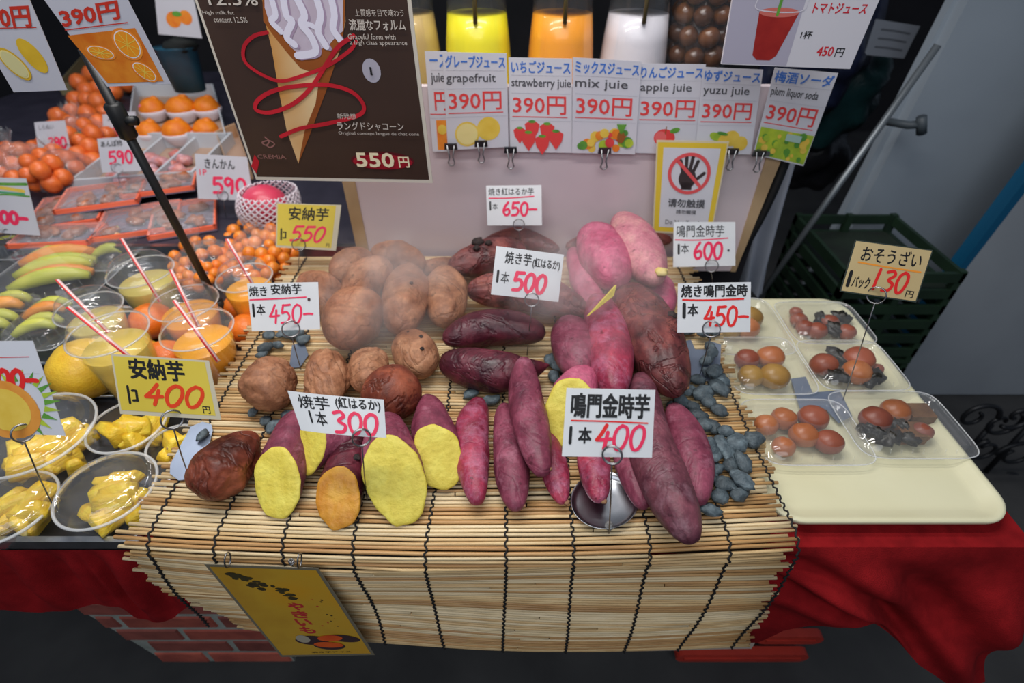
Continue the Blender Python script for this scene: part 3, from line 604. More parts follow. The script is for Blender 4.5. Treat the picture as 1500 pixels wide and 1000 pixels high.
c.text('焼き芋', (.15,.08,.54,.32), BLK, .02); c.text('(紅はるか)', (.56,.14,.96,.36), BLK, .03); c.digits('l', (.04,.50,.10,.72), BLK, .05); c.text('本', (.12,.50,.24,.74), BLK, .01); c.digits('500', (.30,.48,.80,.85), PNK, .075, .1); c.done()
r = holder('small wire holder at the rear gripping the 650 card', (760,328), (762,352), 8, z=MZ+.07)
c = Card('price_card', 'small white card priced 650, rearmost, against the pale board', 'price card', [(712,272),(793,271),(794,330),(714,330)], r, 20)
c.text('焼き紅はるか芋', (.04,.06,.86,.24), BLK, .01); c.line([(.05,.31),(.4,.31),(.86,.27)], .03, PNK); c.digits('l', (.04,.40,.09,.60), BLK, .04); c.text('本', (.10,.44,.20,.60), BLK); c.digits('650-', (.28,.42,.92,.74), PNK, .06, .05); c.done()
r = holder('small wire holder gripping the 600 card at the mat rear corner', (1043,388), (1044,415), 9)
c = Card('price_card', 'white card priced 600 with pink underline, below the no-touching notice', 'price card', [(987,325),(1077,325),(1077,389),(986,391)], r, 24)
c.text('鳴門金時芋', (.05,.07,.82,.33), BLK, .01); c.line([(.03,.39),(.4,.40),(.88,.36)], .025, PNK); c.digits('l', (.06,.50,.11,.70), BLK, .05); c.text('本', (.12,.48,.25,.70), BLK, .01); c.digits('600', (.32,.46,.80,.82), PNK, .06, .05); c.disc(.89,.64,.02, GRYI, .0008); c.done()
r = holder('wire holder on the blue-grey notched plate, gripping the 450 card above the pebbles', (1043,480), (1023,556), 12, plate=([(1001,500),(1012,498),(1018,512),(1034,512),(1040,500),(1056,505),(1054,560),(1010,556),(1000,545)], GREYM))
c = Card('price_card', 'white card priced 450 with red underline, above the pebbles next to the cream tray', 'price card', [(993,415),(1100,413),(1099,486),(992,487)], r, 30)
c.text('焼き鳴門金時', (.05,.04,.95,.28), BLK, .05); c.line([(.07,.33),(.4,.345),(.9,.33)], .035, RED); c.digits('l', (.06,.42,.12,.68), BLK, .07); c.text('本', (.14,.42,.28,.66), BLK, .04)
c.digits('450-', (.36,.48,.98,.86), RED, .055, .1); c.done()
r = holder('wire holder behind the steaming heap gripping the yellow 550 card', (437,357), (437,395), 9)
c = Card('price_card', 'small laminated yellow card priced 550 behind the brown sweet potato heap', 'price card', [(405,297),(500,300),(492,367),(404,362)], r, 25, mats=MATS['laminate_edge'])
c.rect(.02,.02,.92,.95, YEL); c.text('安納芋', (.20,.08,.82,.36), BLK, .03); c.digits('l', (.07,.58,.10,.82), BLK, .04); c.digits(['ko'], (.11,.64,.17,.78), BLK, .03); c.digits('550', (.25,.50,.80,.82), PNK, .055, .35); c.text('円', (.83,.85,.88,.93), BLK, .03); c.done()
TRZ = TZ+.012
r = holder('tall wire holder on the grey cross plate, gripping the tan 130 card', (1285,431), (1234,588), 12, z=TRZ+.006, plate=([(1158,555),(1180,552),(1190,575),(1230,572),(1248,610),(1228,620),(1210,600),(1172,600)], GREYM))
c = Card('price_card', 'tan card with dark edge and orange underline, priced 130, above the cream tray', 'price card', [(1253,351),(1367,366),(1342,443),(1230,427)], r, 25, mats=mat('card_dark_edge', (52,62,56), rough=.4))
c.rect(.015,.02,.985,.975, TANC); c.text('おそうざい', (.13,.08,.90,.36), BLK, .02); c.line([(.12,.40),(.5,.42),(.93,.43)], .03, mat('ink_orange', (240,150,50), rough=.4))
c.digits('l', (.04,.60,.10,.86), BLK, .07); c.text('パック', (.12,.66,.34,.88), BLK, .03); c.digits('130', (.33,.48,.82,.86), RED, .06, .1); c.text('円', (.83,.80,.93,.93), BLK, .03); c.done()

# ------------------------------------------------------------ yellow laminated leaflet clipped to the mat front
yb = .335
c = Card('hanging_leaflet', 'laminated yellow leaflet with roasted potato picture, hung on two rings from the mat front', 'leaflet', [(299,826),(466,832),(549,959),(412,962)], Vector((0, .345, .78)), 4, mats=mat('leaflet_edge', (120,112,92), rough=.2, coat=.6), thick=.0008)
LY = mat('leaflet_yellow', (214,156,26), (190,140,30), .3, 8, c3=(206,160,40), coat=.5); LR = mat('leaflet_red', (186,46,48), rough=.4); LD = mat('leaflet_dark', (72,64,30), (52,44,26), .5, 40)
c.rect(.03,.02,.97,.975, LY)
rg = random.Random(4)
for i in range(34):
    u = .16+.46*rg.random(); v = .10+.40*(u-.16)+rg.uniform(-.05,.05); c.disc(u, v, rg.uniform(.02,.055), LD, .0003+i*.00001, rg.uniform(.012,.035), k=7)
for i in range(12): c.disc(.55+.3*rg.random(), .30+.35*rg.random(), rg.uniform(.006,.014), LR if i % 2 else LD, .0003+i*.00001, k=6)
for k, (v, s) in enumerate([(.36,'や'),(.45,'き'),(.54,'い'),(.63,'も')]): c.text(s, (.48-.02*k,v,.62-.02*k,v+.075), LR, .08)
c.disc(.46,.79,.17, mat('leaf_potato_dark', (60,40,44), rough=.5), .0006, .10); c.disc(.80,.77,.16, MATS['leaf_potato_dark'], .0007, .08, .25); c.disc(.38,.77,.07, mat('leaf_grey', (170,160,140), rough=.5), .00075, .08)
OC = mat('leaf_orange', (226,96,30), (206,70,24), .5, 30); c.disc(.66,.765,.13, OC, .0009, .065, -.1); c.disc(.60,.86,.16, MATS['leaf_potato_dark'], .0010, .085, .08); c.disc(.60,.845,.15, OC, .0011, .062, .08)
c.text('焼き芋アイス', (.36,.935,.78,.955), BLK, .02); lf = c.done()
for i, (x, y) in enumerate([(335,812),(440,813)]):
    p = Pp(x, y+10, Vector((0,.345,.78)), Vector((0,-1,.07))); mb = MB(); R = .013
    mb.tube([p+Vector((.002*math.sin(a), R*.6*math.cos(a), R*math.sin(a)+.004)) for a in [2*math.pi*k/20 for k in range(20)]], .0011, 6, closed=True)
    if i: mb.tube([p+Vector((-.008+.003*math.cos(a), -.004+.003*math.sin(a), .004+.0004*k)) for k, a in enumerate([2*math.pi*k/8 for k in range(24)])], .0009, 5)
    mb.build('hanging_ring', WIRE, lf, True)

# ------------------------------------------------------------ cream tray with packs
tx0, tx1, ty0, ty1 = .385, .752, .425, .992
tr = empty('serving_tray', ((tx0+tx1)/2, .7, TZ), 'cream plastic serving tray with rounded corners holding clear packs', 'tray')
def rr3(inset, z, n=8, R=.05):
    P = []; x0, x1, y0, y1 = tx0+inset, tx1-inset, ty0+inset, ty1-inset; r = max(.012, R-inset)
    for cx, cy, a0 in ((x1-r,y1-r,0),(x0+r,y1-r,90),(x0+r,y0+r,180),(x1-r,y0+r,270)):
        for k in range(n+1): a = math.radians(a0+90*k/n); P.append(Vector((cx+r*math.cos(a), cy+r*math.sin(a), z)))
    return P
def loft(mb, loops, cap0=True, cap1=True):
    k = len(loops[0]); n = len(loops); mb.add([p for l in loops for p in l], [(i*k+j, i*k+(j+1) % k, (i+1)*k+(j+1) % k, (i+1)*k+j) for i in range(n-1) for j in range(k)]+([tuple(reversed(range(k)))] if cap0 else [])+([tuple(range((n-1)*k, n*k))] if cap1 else []))
mb = MB(); loft(mb, [rr3(.020, TZ+.002), rr3(.004, TZ+.010), rr3(0, TZ+.020), rr3(.001, TZ+.0235), rr3(.006, TZ+.024), rr3(.011, TZ+.0215), rr3(.026, TRZ), rr3(.034, TRZ-.0015), rr3(.040, TRZ-.0015)], True, True)
mb.build('tray_body', TRAYM, tr, True)
PF = film('clear_pack', body=.05, rough=.05, bump=.0)
def pack(cx, cy, wpx, hpx, label, z=None, yaw=0, lidh=.030, group='clear lidded packs on the cream tray'):
    z = TRZ if z is None else z; c0 = Pz(cx, cy, z+.01); w_ = pw(wpx, c0)*.5; el = math.atan2(CH-z, c0.y); h_ = pw(hpx, c0)*.5/math.sin(el)
    p = empty('clear_pack', (c0.x, c0.y, z), label, 'plastic pack', group); s = .32
    mb = MB(); mb.lathe([(.80,.001),(.86,.006),(.92,.013),(1.0,.014),(1.0,.0155)], (c0.x, c0.y, z), 40, w_, h_, (True, False), s); mb.build('base', PF, p, True)
    mb = MB(); mb.lathe([(1.0,.016),(.92,.0165),(.88,.021),(.85,lidh-.006),(.80,lidh-.001),(.74,lidh)], (c0.x, c0.y, z), 40, w_, h_, (False, True), s); mb.build('lid', PF, p, True)
    mb = MB(); q_ = []
    for j in range(40):
        a = 2*math.pi*j/40; x, y = math.cos(a), math.sin(a); q_.append((c0.x+math.copysign(abs(x)**s, x)*w_, c0.y+math.copysign(abs(y)**s, y)*h_, z+.0155))
    mb.tube(q_, .0011, 5, closed=True); mb.build('rim', film('rim_plastic_highlit', body=.38, rough=.15), p, True); mb = MB()  # milky rim body paints in the whitish highlights along the lid edge
    for k in range(5): 
        for sx in (-1, 1): mb.tube([(c0.x+sx*w_*.88, c0.y-h_*.5+h_*.25*k, z+.018), (c0.x+sx*w_*.84, c0.y-h_*.5+h_*.25*k, z+lidh-.005)], .0009, 5)
    for k in range(7): mb.tube([(c0.x-w_*.55+w_*.18*k, c0.y-h_*.885, z+.018), (c0.x-w_*.55+w_*.18*k, c0.y-h_*.85, z+lidh-.005)], .0009, 5)
    mb.build('rib', PF, p, True)
    return c0
EG = mat('konnyaku_brown', (190,126,84), (156,92,56), .35, 14, .05, tint=.15, c3=(164,98,60)); EGY = mat('konnyaku_olive', (164,128,66), (138,102,50), .35, 14, .05, tint=.12)
EGR = mat('plum_red_brown', (152,84,62), (118,58,42), .4, 14, .1, tint=.15); SEA = mat('kelp', (44,40,30), (28,26,22), .35, 60, .5); TOF = mat('fried_tofu', (120,84,48), (92,60,34), .6, 40, .4)
def egg(px, py, r, m, label, group, z=TRZ, cat_='simmered egg', name='simmered_egg', sq=(1.05,.95,.85), lift=0):
    R = pw(r, Pz(px, py, z+.02)); c = Pz(px, py, z+.0025+R*.8+lift); mb = MB(); mb.ball(c, R, sq, 20, .06, px); return tag(mb.build(name, m, smooth=True), label, cat_, group)
pack(1085,478,120,84,'clear pack of tan eggs half hidden behind the 450 card')
for i, (x, y, r, m) in enumerate([(1098,465,18,EGY),(1095,480,17,EG),(1070,482,15,EGY)]): egg(x, y, r, m, ['olive egg furthest out in the pack behind the 450 card','brown egg in the pack behind the 450 card','olive egg mostly hidden behind the 450 card'][i], 'eggs in the rear tray pack')
pack(1118,536,120,84,'clear pack with four tan and olive eggs, second from the back beside the mat')
for i, (x, y, r, m) in enumerate([(1094,526,17,EGR),(1129,523,19,EG),(1100,550,18,EGY),(1134,551,21,EGY)]): egg(x, y, r, m, ['reddish brown egg in the pack of four beside the mat','tan egg in the pack of four beside the mat','olive egg next to the mat in the pack of four','larger olive egg at the front of the pack of four'][i], 'eggs in the middle tray pack')
pack(1178,633,160,96,'clear pack with six orange-brown eggs, nearest one beside the mat')
for i, (x, y, r, m) in enumerate([(1122,622,17,EG),(1148,613,18,EG),(1191,612,21,EGR),(1177,637,20,EG),(1214,647,20,EGR),(1148,654,16,EG)]): egg(x, y, r, m, ['brown egg touching the mat side in the pack of six','tan egg at the back of the pack of six','wrinkled reddish egg at the back of the pack of six','orange-brown egg in the middle of the pack of six','reddish egg at the outer front of the pack of six','small brown egg at the front of the pack of six'][i], 'eggs in the near tray pack')
def kelp(px, py, r, seed, label, group):
    c = Pz(px, py, TRZ+.02); R = pw(r, c); mb = MB(); mb.ball(c, R, (1.2,.8,.6), 16, 1.0, seed, Matrix.Rotation(seed, 3, 'Z')); tag(mb.build('kelp_piece', SEA, smooth=True), label, 'kelp', group)
pack(1205,474,118,62,'clear pack of brown balls with dark kelp, at the back outer corner of the tray')
for x, y, r in [(1170,468,12),(1180,480,13),(1197,484,14),(1215,472,13),(1240,486,13),(1166,457,9)]: egg(x, y, r, EGR, 'brown simmered ball in the rear outer pack', 'balls in the rear outer pack', name='simmered_ball', cat_='simmered ball')
for i, (x, y, r) in enumerate([(1202,466,10),(1222,482,11),(1232,464,12)]): kelp(x, y, r, i+1, 'knot of dark kelp in the rear outer pack', 'kelp in the rear outer pack')
pack(1245,536,128,74,'clear pack with three large brown balls and kelp below the 130 card')
for i, (x, y, r, m) in enumerate([(1207,534,19,EGR),(1258,526,21,EGR),(1255,545,20,EG),(1285,540,9,EGR)]): egg(x, y, r, m, ['large reddish ball at the inner end of the pack below the 130 card','wrinkled reddish ball at the back of the pack below the 130 card','orange-brown ball, foremost in the pack below the 130 card','tiny reddish ball at the outer end of the pack below the 130 card'][i], 'balls in the middle outer pack', name='simmered_ball', cat_='simmered ball')
for i, (x, y, r) in enumerate([(1226,520,13),(1228,550,14),(1282,552,14)]): kelp(x, y, r, i+5, 'knot of dark kelp in the pack below the 130 card', 'kelp in the middle outer pack')
pack(1316,622,168,98,'clear pack of fried tofu, kelp and a ball, nearest the outer tray edge')
for i, (x, y, r, m) in enumerate([(1282,614,21,EGR),(1311,602,20,EG),(1350,632,15,EGR)]): egg(x, y, r, m, ['dark reddish ball over the kelp in the fried tofu pack','orange-brown ball behind the kelp in the fried tofu pack','small reddish ball in front of the fried tofu'][i], 'balls in the near outer pack', name='simmered_ball', cat_='simmered ball')
for i, (x, y, r) in enumerate([(1276,630,14),(1305,640,15),(1318,622,13),(1332,642,12)]): kelp(x, y, r, i+9, 'glossy dark kelp around the fried tofu', 'kelp in the near outer pack')
for i, (x, y) in enumerate([(1344,606),(1332,634)]):
    c0 = Pz(x, y, TRZ+.014); mb = MB(); k = .021; mb.prism([c0+Vector(p) for p in ((-k,-k*.8,-.010),(k,-k*.8,-.010),(k,k*.8,-.010),(-k,k*.8,-.010))], (0,0,.02)); tag(mb.build('fried_tofu', TOF), ['square fried tofu piece at the back of its pack','fried tofu piece nearest the front of its pack'][i], 'fried tofu')

# ------------------------------------------------------------ pale board behind the mat and the cards clipped to it
BY = 1.145; BOARD = mat('board_mauve', (216,202,206), (208,194,200), .4, 2, coat=.1); TANB = mat('board_edge', (188,160,124), (172,144,108), .6, 12)
TL = Py(500, 150, BY); zt_ = Py(700, 150, BY).z
x0 = Py(536, 345, BY).x; x1 = Py(1100, 300, BY).x
bd = empty('display_board', ((x0+x1)/2, BY, TZ), 'pale mauve upright board with tan edges behind the sweet potatoes', 'board')
mb = MB(); mb.box((x0, BY, TZ), (x1, BY+.02, zt_+.03)); mb.build('face_panel', BOARD, bd)
mb = MB(); mb.box((x0-.028, BY-.004, TZ), (x0, BY+.05, zt_+.03)); mb.build('side_edge', TANB, bd)
mb = MB(); mb.prism([Vector((x1, BY-.004, TZ)), Vector((x1+.012, BY-.004, TZ)), Vector((x1+.045, BY-.004, zt_+.03)), Vector((x1, BY-.004, zt_+.03))], (0,.05,0)); mb.build('side_edge', TANB, bd)
mb = MB(); mb.tube([Vector((x1+.014+.04*t_+.02*math.sin(t_*3.1), BY+.03, TZ+(zt_-TZ)*t_)) for t_ in [i/10 for i in range(11)]], .014, 8); tag(mb.build('black_hose', mat('black_rubber', (22,24,27), rough=.5), smooth=True), 'thick black rubber edging bent beside the pale board', 'hose')
# clipped juice cards
JC = [('gap', [(622,75),(655,75),(660,222),(634,222)], 'ース', 'juie', 'orange'),
      ('grapefruit', [(648,76),(742,78),(745,215),(656,220)], 'グレープジュース', 'grapefruit', 'grape'),
      ('strawberry', [(745,84),(838,86),(838,224),(747,222)], 'いちごジュース', 'strawberry juie', 'straw'),
      ('mix', [(839,84),(940,90),(930,226),(838,224)], 'ミックスジュース', 'mix juie', 'mix'),
      ('apple', [(936,93),(1034,94),(1020,226),(930,224)], 'りんごジュース', 'apple juie', 'apple'),
      ('yuzu', [(1030,98),(1118,102),(1100,226),(1018,226)], 'ゆずジュース', 'yuzu juie', 'yuzu'),
      ('plum', [(1135,99),(1228,107),(1177,243),(1103,226)], '梅酒ソーダ', 'plum liquor soda', 'plum')]
JW = mat('juice_card_white', (216,216,224), (208,208,218), .3, 5, coat=.3); LINEG = mat('faint_line', (196,196,206), rough=.4)
def fruitm(n, c1, c2=None): return mat('print_'+n, c1, c2, .35, 40)
cOr = fruitm('orange', (240,150,50), (228,120,40)); cYe = fruitm('yellow', (236,204,90), (226,190,70)); cPe = fruitm('pale_yellow', (236,220,150)); cRd = fruitm('red', (222,60,70), (200,50,60)); cGr = fruitm('green', (110,170,60), (80,140,60)); cLG = fruitm('light_green', (188,206,60), (150,184,60)); cBr = fruitm('brown', (150,90,40)); cWh = fruitm('white', (236,236,240))
def slice_(c, u, v, r, ry, rot, out, inn, h=.0004):
    c.disc(u, v, r, out, h, ry, rot); c.disc(u, v, r*.86, cWh if out is cOr else cPe, h+.0001, ry*.86, rot); c.disc(u, v, r*.8, inn, h+.0002, ry*.8, rot)
    for k in range(4):
        a = k*math.pi/4+rot; p = Vector((r*.78*math.cos(a-rot), ry*.78*math.sin(a-rot))); x = p.x*math.cos(rot)-p.y*math.sin(rot); y = p.x*math.sin(rot)+p.y*math.cos(rot)
        c.line([(u-x, v-y*c.W/c.H), (u+x, v+y*c.W/c.H)], .006, cPe if out is not cOr else cYe, True, h+.0003)
def strawb(c, u, v, r, h):
    c.poly([(u-r, v-r*.5), (u-r*.8, v+r*.2), (u, v+r*1.05), (u+r*.8, v+r*.2), (u+r, v-r*.5), (u+r*.4, v-r*.8), (u-r*.4, v-r*.8)], cRd, h); c.disc(u, v-r*.75, r*.5, cGr, h+.0001, r*.2)
for i, (nm, quad, jp, en, kind) in enumerate(JC):
    c = Card('juice_card', {'gap': 'narrow visible strip of a juice card, squeezed between the dark poster and the grapefruit card', 'plum': 'tilted drink card reading plum liquor soda, 390, at the end of the board'}.get(nm, 'laminated juice card reading %s, 390, with its fruit picture, clipped to the board' % en), 'menu card', quad, Vector((0, BY-.008-.0035*(i % 2)-.003*(nm == 'plum'), 1.1)), 0, mats=JW, thick=.0008)
    e = .04 if nm != 'gap' else .2
    c.text(jp, (e,.03,.97,.145), BLU, .04); c.text(en, (e,.20,.82 if nm != 'strawberry' else .98,.31), GRYI, .02); c.line([(e,.17),(.97,.17)], .004, LINEG); c.line([(e,.35),(.97,.35)], .004, LINEG)
    if nm != 'gap': c.text('390円', (.06,.38,.90,.57), PRR, .025)
    else: c.text('円', (.3,.38,.95,.56), PRR, .03)
    c.line([(.05,.60),(.92,.60)], .010, PRR); c.line([(.02,.64),(.98,.64)], .004, LINEG)
    if kind == 'grape': c.disc(.68,.78,.19, cYe, .0003); slice_(c, .33,.83,.2,.2,0, cYe, cPe)
    if kind == 'straw':
        for k, (u, v) in enumerate([(.16,.80),(.36,.74),(.60,.76),(.30,.86),(.74,.84),(.52,.90)]): strawb(c, u, v, .12 if k else .1, .0003+.0003*k)
    if kind == 'mix':
        g = random.Random(3)
        for k in range(22): c.disc(.12+.8*g.random(), .80+.14*g.random()-(.06 if k > 10 else 0), g.uniform(.04,.09), [cOr,cRd,cGr,cYe,cLG][k % 5], .0003+.0001*k)
        c.disc(.76,.80,.06, cBr, .003, .09)
        for k in range(5): c.line([(.76,.76),(.70+.03*k,.66)], .02, cGr, True, .003)
        c.disc(.5,.76,.07, cYe, .0031)
    if kind == 'apple': c.disc(.46,.81,.17, cRd, .0003, .14); c.disc(.40,.80,.09, fruitm('rose', (232,110,110)), .0005); c.disc(.62,.72,.08, cGr, .0005, .04, -.3); c.line([(.47,.76),(.48,.68)], .012, cBr, True, .0006)
    if kind == 'yuzu': c.disc(.62,.80,.14, cYe, .0003); c.disc(.34,.78,.12, cLG, .0004, .07, .4); c.disc(.50,.83,.12, cYe, .0005); c.disc(.78,.86,.13, cYe, .0006); c.disc(.45,.74,.1, cGr, .0007, .03, .2)
    if kind == 'orange': c.rect(.3,.66,1,.98, cOr); c.disc(.6,.76,.25, cYe, .0004)
    if kind == 'plum':
        c.rect(.02,.655,.99,.985, cLG); g = random.Random(5)
        for k in range(34): c.disc(.08+.84*g.random(), .68+.28*g.random(), g.uniform(.03,.07), [cGr,cLG,cYe][k % 3], .0004+.00004*k)
        c.rect(.50,.68,.78,.76, fruitm('sky', (170,200,190)), .002); c.rect(.04,.92,.30,.98, GRYI, .0021)
    c.done()
# binder clips
def clip(px, py, label, yy=BY-.018, s=1.0):
    p = Py(px, py, yy); k = empty('binder_clip', p, label, 'clip', 'binder clips on the board'); w_ = .014*s; h = .010*s
    mb = MB(); mb.prism([p+Vector((-w_, 0, 0)), p+Vector((w_, 0, 0)), p+Vector((w_*.92, -.002, h*1.3)), p+Vector((-w_*.92, -.002, h*1.3))], (0, -.006, 0)); mb.build('clip_body', mat('clip_dark', (46,48,54), rough=.25, metal=.3), k)
    mb = MB(); L = .030*s; mb.tube([p+Vector(q) for q in ((-w_*.55,-.008,h), (-w_*.25,-.012,-L*.45), (-w_*.50,-.014,-L*.85), (-w_*.2,-.015,-L), (w_*.2,-.015,-L), (w_*.50,-.014,-L*.85), (w_*.25,-.012,-L*.45), (w_*.55,-.008,h))], .0016*s, 6); mb.build('wire_handle', WIRE, k, True)
for px, py, lb in [(661,218,'binder clip under the narrow strip card beside the dark poster'),(705,214,'binder clip under the middle of the grapefruit card'),(748,223,'binder clip between the grapefruit and strawberry cards'),(885,224,'binder clip under the mix juice card'),(1070,225,'binder clip beside the no-touching notice'),(1110,228,'binder clip gripping the lower corner of the plum soda card')]: clip(px, py, lb)
# no-touching notice
c = Card('warning_notice', 'yellow-bordered notice with a crossed-out black hand, asking not to touch', 'notice', [(962,205),(1068,207),(1042,345),(956,340)], Vector((0, BY-.03, 1.0)), 3, mats=mat('notice_edge', (220,206,170), rough=.3, coat=.4))
c.th = .0012; NY = mat('notice_yellow', (228,196,60), rough=.35); c.rect(.02,.02,.98,.98, NY); c.rect(.10,.07,.90,.93, JW, .0004)
HB = mat('hand_black', (62,52,54), rough=.4); c.disc(.48,.38,.13, HB, .0006, .16)
for k, (u, v) in enumerate([(.36,.20),(.44,.155),(.53,.155),(.61,.20)]): c.line([(.42+.045*k-.01,.33),(u,v)], .034, HB, True, .0007)
c.line([(.56,.42),(.72,.32)], .034, HB, True, .0007); c.rect(.40,.42,.56,.50, HB, .0006)
NR = mat('notice_red', (228,86,90), rough=.4); P = [(.50+.29*math.cos(a), .33+.29*math.sin(a)*c.W/c.H) for a in [2*math.pi*k/24 for k in range(25)]]; c.line(P, .035, NR, True, .0010); c.line([(.30,.19),(.70,.47)], .035, NR, True, .0011)
c.text('请勿触摸', (.22,.60,.80,.69), GRYI, .04); c.text('請勿觸摸', (.36,.72,.68,.765), GRYI, .02); c.text('Do Not Touch', (.20,.84,.78,.89), GRYI, .0); c.done()
# brown poster with a soft cream cone
PBK = mat('poster_brown', (50,34,30), (78,58,46), .28, 1.6, coat=.2, w=(.3,.7)); 
pq = [(245,-118),(588,-118),(634,268),(375,263)]
c = Card('cream_cone_poster', 'dark brown poster of a soft cream cone wrapped in red ribbon, priced 550', 'poster', pq, Vector((0, .90, 1.15)), 0, mats=mat('poster_edge', (214,206,192), rough=.3), thick=.004)
def uvp(x, y, q=pq):       # photo pixel -> u,v on this poster's own plane
    p = Pp(x, y, c.q[0], c.n); O = c.q[3]; A = c.q[2]-c.q[3]; v = 1-(p.z-c.q[3].z)/(c.q[0].z-c.q[3].z); l = c.q[0].lerp(c.q[3], v); r_ = c.q[1].lerp(c.q[2], v); return ((p.x-l.x)/(r_.x-l.x), v)
U = uvp; c.th = .0030; c.rect(.012,.004,.982,.984, PBK)
CON = mat('print_cone', (226,178,104), (206,140,60), .4, 3, c3=(232,206,160)); CONB = mat('print_cone_dark', (168,96,36), (140,72,30), .4, 5); ICE = mat('print_cream', (224,216,232), (196,180,196), .4, 14, w=(.35,.65)); ICS = mat('print_cream_shade', (172,150,176), rough=.4); RIB = mat('print_ribbon', (206,36,50), (170,24,38), .35, 12); PTX = mat('poster_text', (206,196,186), rough=.4)
c.poly([U(x, y) for x, y in [(382,-20),(388,30),(398,70),(408,130),(420,190),(437,238),(452,200),(478,130),(498,70),(506,30),(504,-20)]][::-1], CON, .0008)
c.poly([U(x, y) for x, y in [(437,238),(452,200),(478,130),(494,82),(470,100),(462,150),(446,190)]][::-1], CONB, .0010)
c.poly([U(x, y) for x, y in [(384,-20),(386,30),(400,50),(420,75),(440,98),(462,106),(488,84),(500,70),(505,30),(506,-20)]][::-1], CONB, .0011)
c.poly([U(x, y) for x, y in [(386,-60),(388,10),(394,30),(404,28),(410,50),(422,48),(424,66),(438,78),(452,80),(466,72),(480,66),(492,52),(502,44),(503,-60)]][::-1], ICE, .0013)
for P, wd in [([(396,-10),(404,20),(398,30),(412,45)], .012),([(414,-10),(420,22),(428,30),(420,52),(432,64)], .014),([(432,-10),(446,20),(442,34),(456,52),(462,74),(436,80)], .015),([(462,-10),(470,20),(466,44),(478,66)], .014),([(484,-10),(490,20),(488,40),(498,56)], .014),([(444,38),(452,34),(468,42)], .010)]:
    c.line([U(x, y) for x, y in P], wd*1.9, fruitm('cream_light', (234,230,246)), True, .0018); c.line([U(x+5, y+3) for x, y in P], wd*1.3, ICS, True, .0016)
for P, wd in [([(392,46),(372,52),(358,68),(360,90),(384,108),(412,117),(446,108),(480,94),(512,72),(522,58)], .014),([(518,50),(496,66),(478,92),(456,126),(430,150),(398,163),(376,160),(378,146),(400,132),(436,124),(480,122),(516,132),(533,152),(524,166),(480,178),(440,186),(412,198)], .017)]:
    c.line([U(x, y) for x, y in P], wd, RIB, True, .0022)
def ptext(t, x0_, y0_, x1_, y1_, m, off=0): a = U(x0_, y0_); b = U(x1_, y1_); a2 = U(x0_, y1_); c.text(t, (a2[0] if 0 else (a[0]+a2[0])/2, a[1], b[0], b[1]), m, off)
ptext('上質感を目で味わう', 520,11,592,22, PTX); ptext('流麗なフォルム', 512,26,595,42, PTX, .02); ptext('Graceful form with', 510,47,580,55, PTX); ptext('a high class appearance', 513,56,597,65, PTX)
ptext('12.5%', 305,-12,380,7, PTX, .02); ptext('High milk fat', 298,15,345,22, PTX); ptext('content 12.5%', 314,24,364,32, PTX)
ptext('新発想', 494,163,522,171, PTX); ptext('ラングドシャコーン', 494,175,592,187, PTX, .01); ptext('Original concept langue de chat cone', 496,189,614,195, PTX)
a = U(544,101); c.disc(a[0], a[1], .045, fruitm('badge', (176,172,186)), .0006, .055); ptext('1', 542,95,546,107, BLK, 0)
a = U(560,232); c.disc(a[0], a[1], .175, fruitm('oval_dark', (90,16,26)), .0006, .052); c.disc(a[0], a[1]+.004, .165, fruitm('oval_red', (160,22,40)), .0008, .042); ptext('550', 522,220,578,240, fruitm('price_cream', (240,226,190)), .06); ptext('円', 584,225,600,240, MATS['print_price_cream'], .04)
ptext('CREMIA', 378,225,420,231, fruitm('logo_rose', (150,104,98)), .01); c.line([U(x, y) for x, y in [(388,200),(394,206),(390,212),(384,208),(394,205),(402,210),(396,215),(390,212)]], .006, MATS['print_logo_rose'])
c.poly([U(x, y) for x, y in [(373,226),(380,236),(376,254),(368,243)]][::-1], RIB, .0009); c.done()
# tomato juice sign
c = Card('tomato_juice_sign', 'white sign with a photograph of red tomato juice, priced 450, above the plum soda card', 'sign', [(1085,-70),(1318,-70),(1245,101),(1057,94)], Vector((0, 1.02, 1.3)), 0, mats=mat('sign_white', (214,212,220), rough=.3, coat=.3), thick=.006)
c.rect(.0,.0,.50,.99, fruitm('mauve', (176,172,190))); TJ = fruitm('tomato', (168,44,36), (150,34,30))
c.poly([(.20,.50),(.22,.90),(.26,.945),(.36,.945),(.40,.90),(.48,.50)][::-1][::-1], TJ, .0005); c.disc(.34,.50,.14, fruitm('tomato_top', (206,110,100)), .0006, .03); c.line([(.17,.38),(.19,.48),(.48,.49),(.52,.38)], .010, fruitm('cup_rim', (214,210,220)), True, .0007); c.line([(.34,.20),(.33,.52)], .03, cGr, True, .0008)
c.text('トマトジュース', (.57,.41,.94,.50), fruitm('sign_red', (206,36,50)), .04); c.text('1杯', (.54,.66,.62,.73), BLK, .03); c.text('450', (.70,.80,.82,.885), MATS['print_sign_red'], .05); c.text('円', (.84,.81,.90,.89), BLK, .03); c.done()
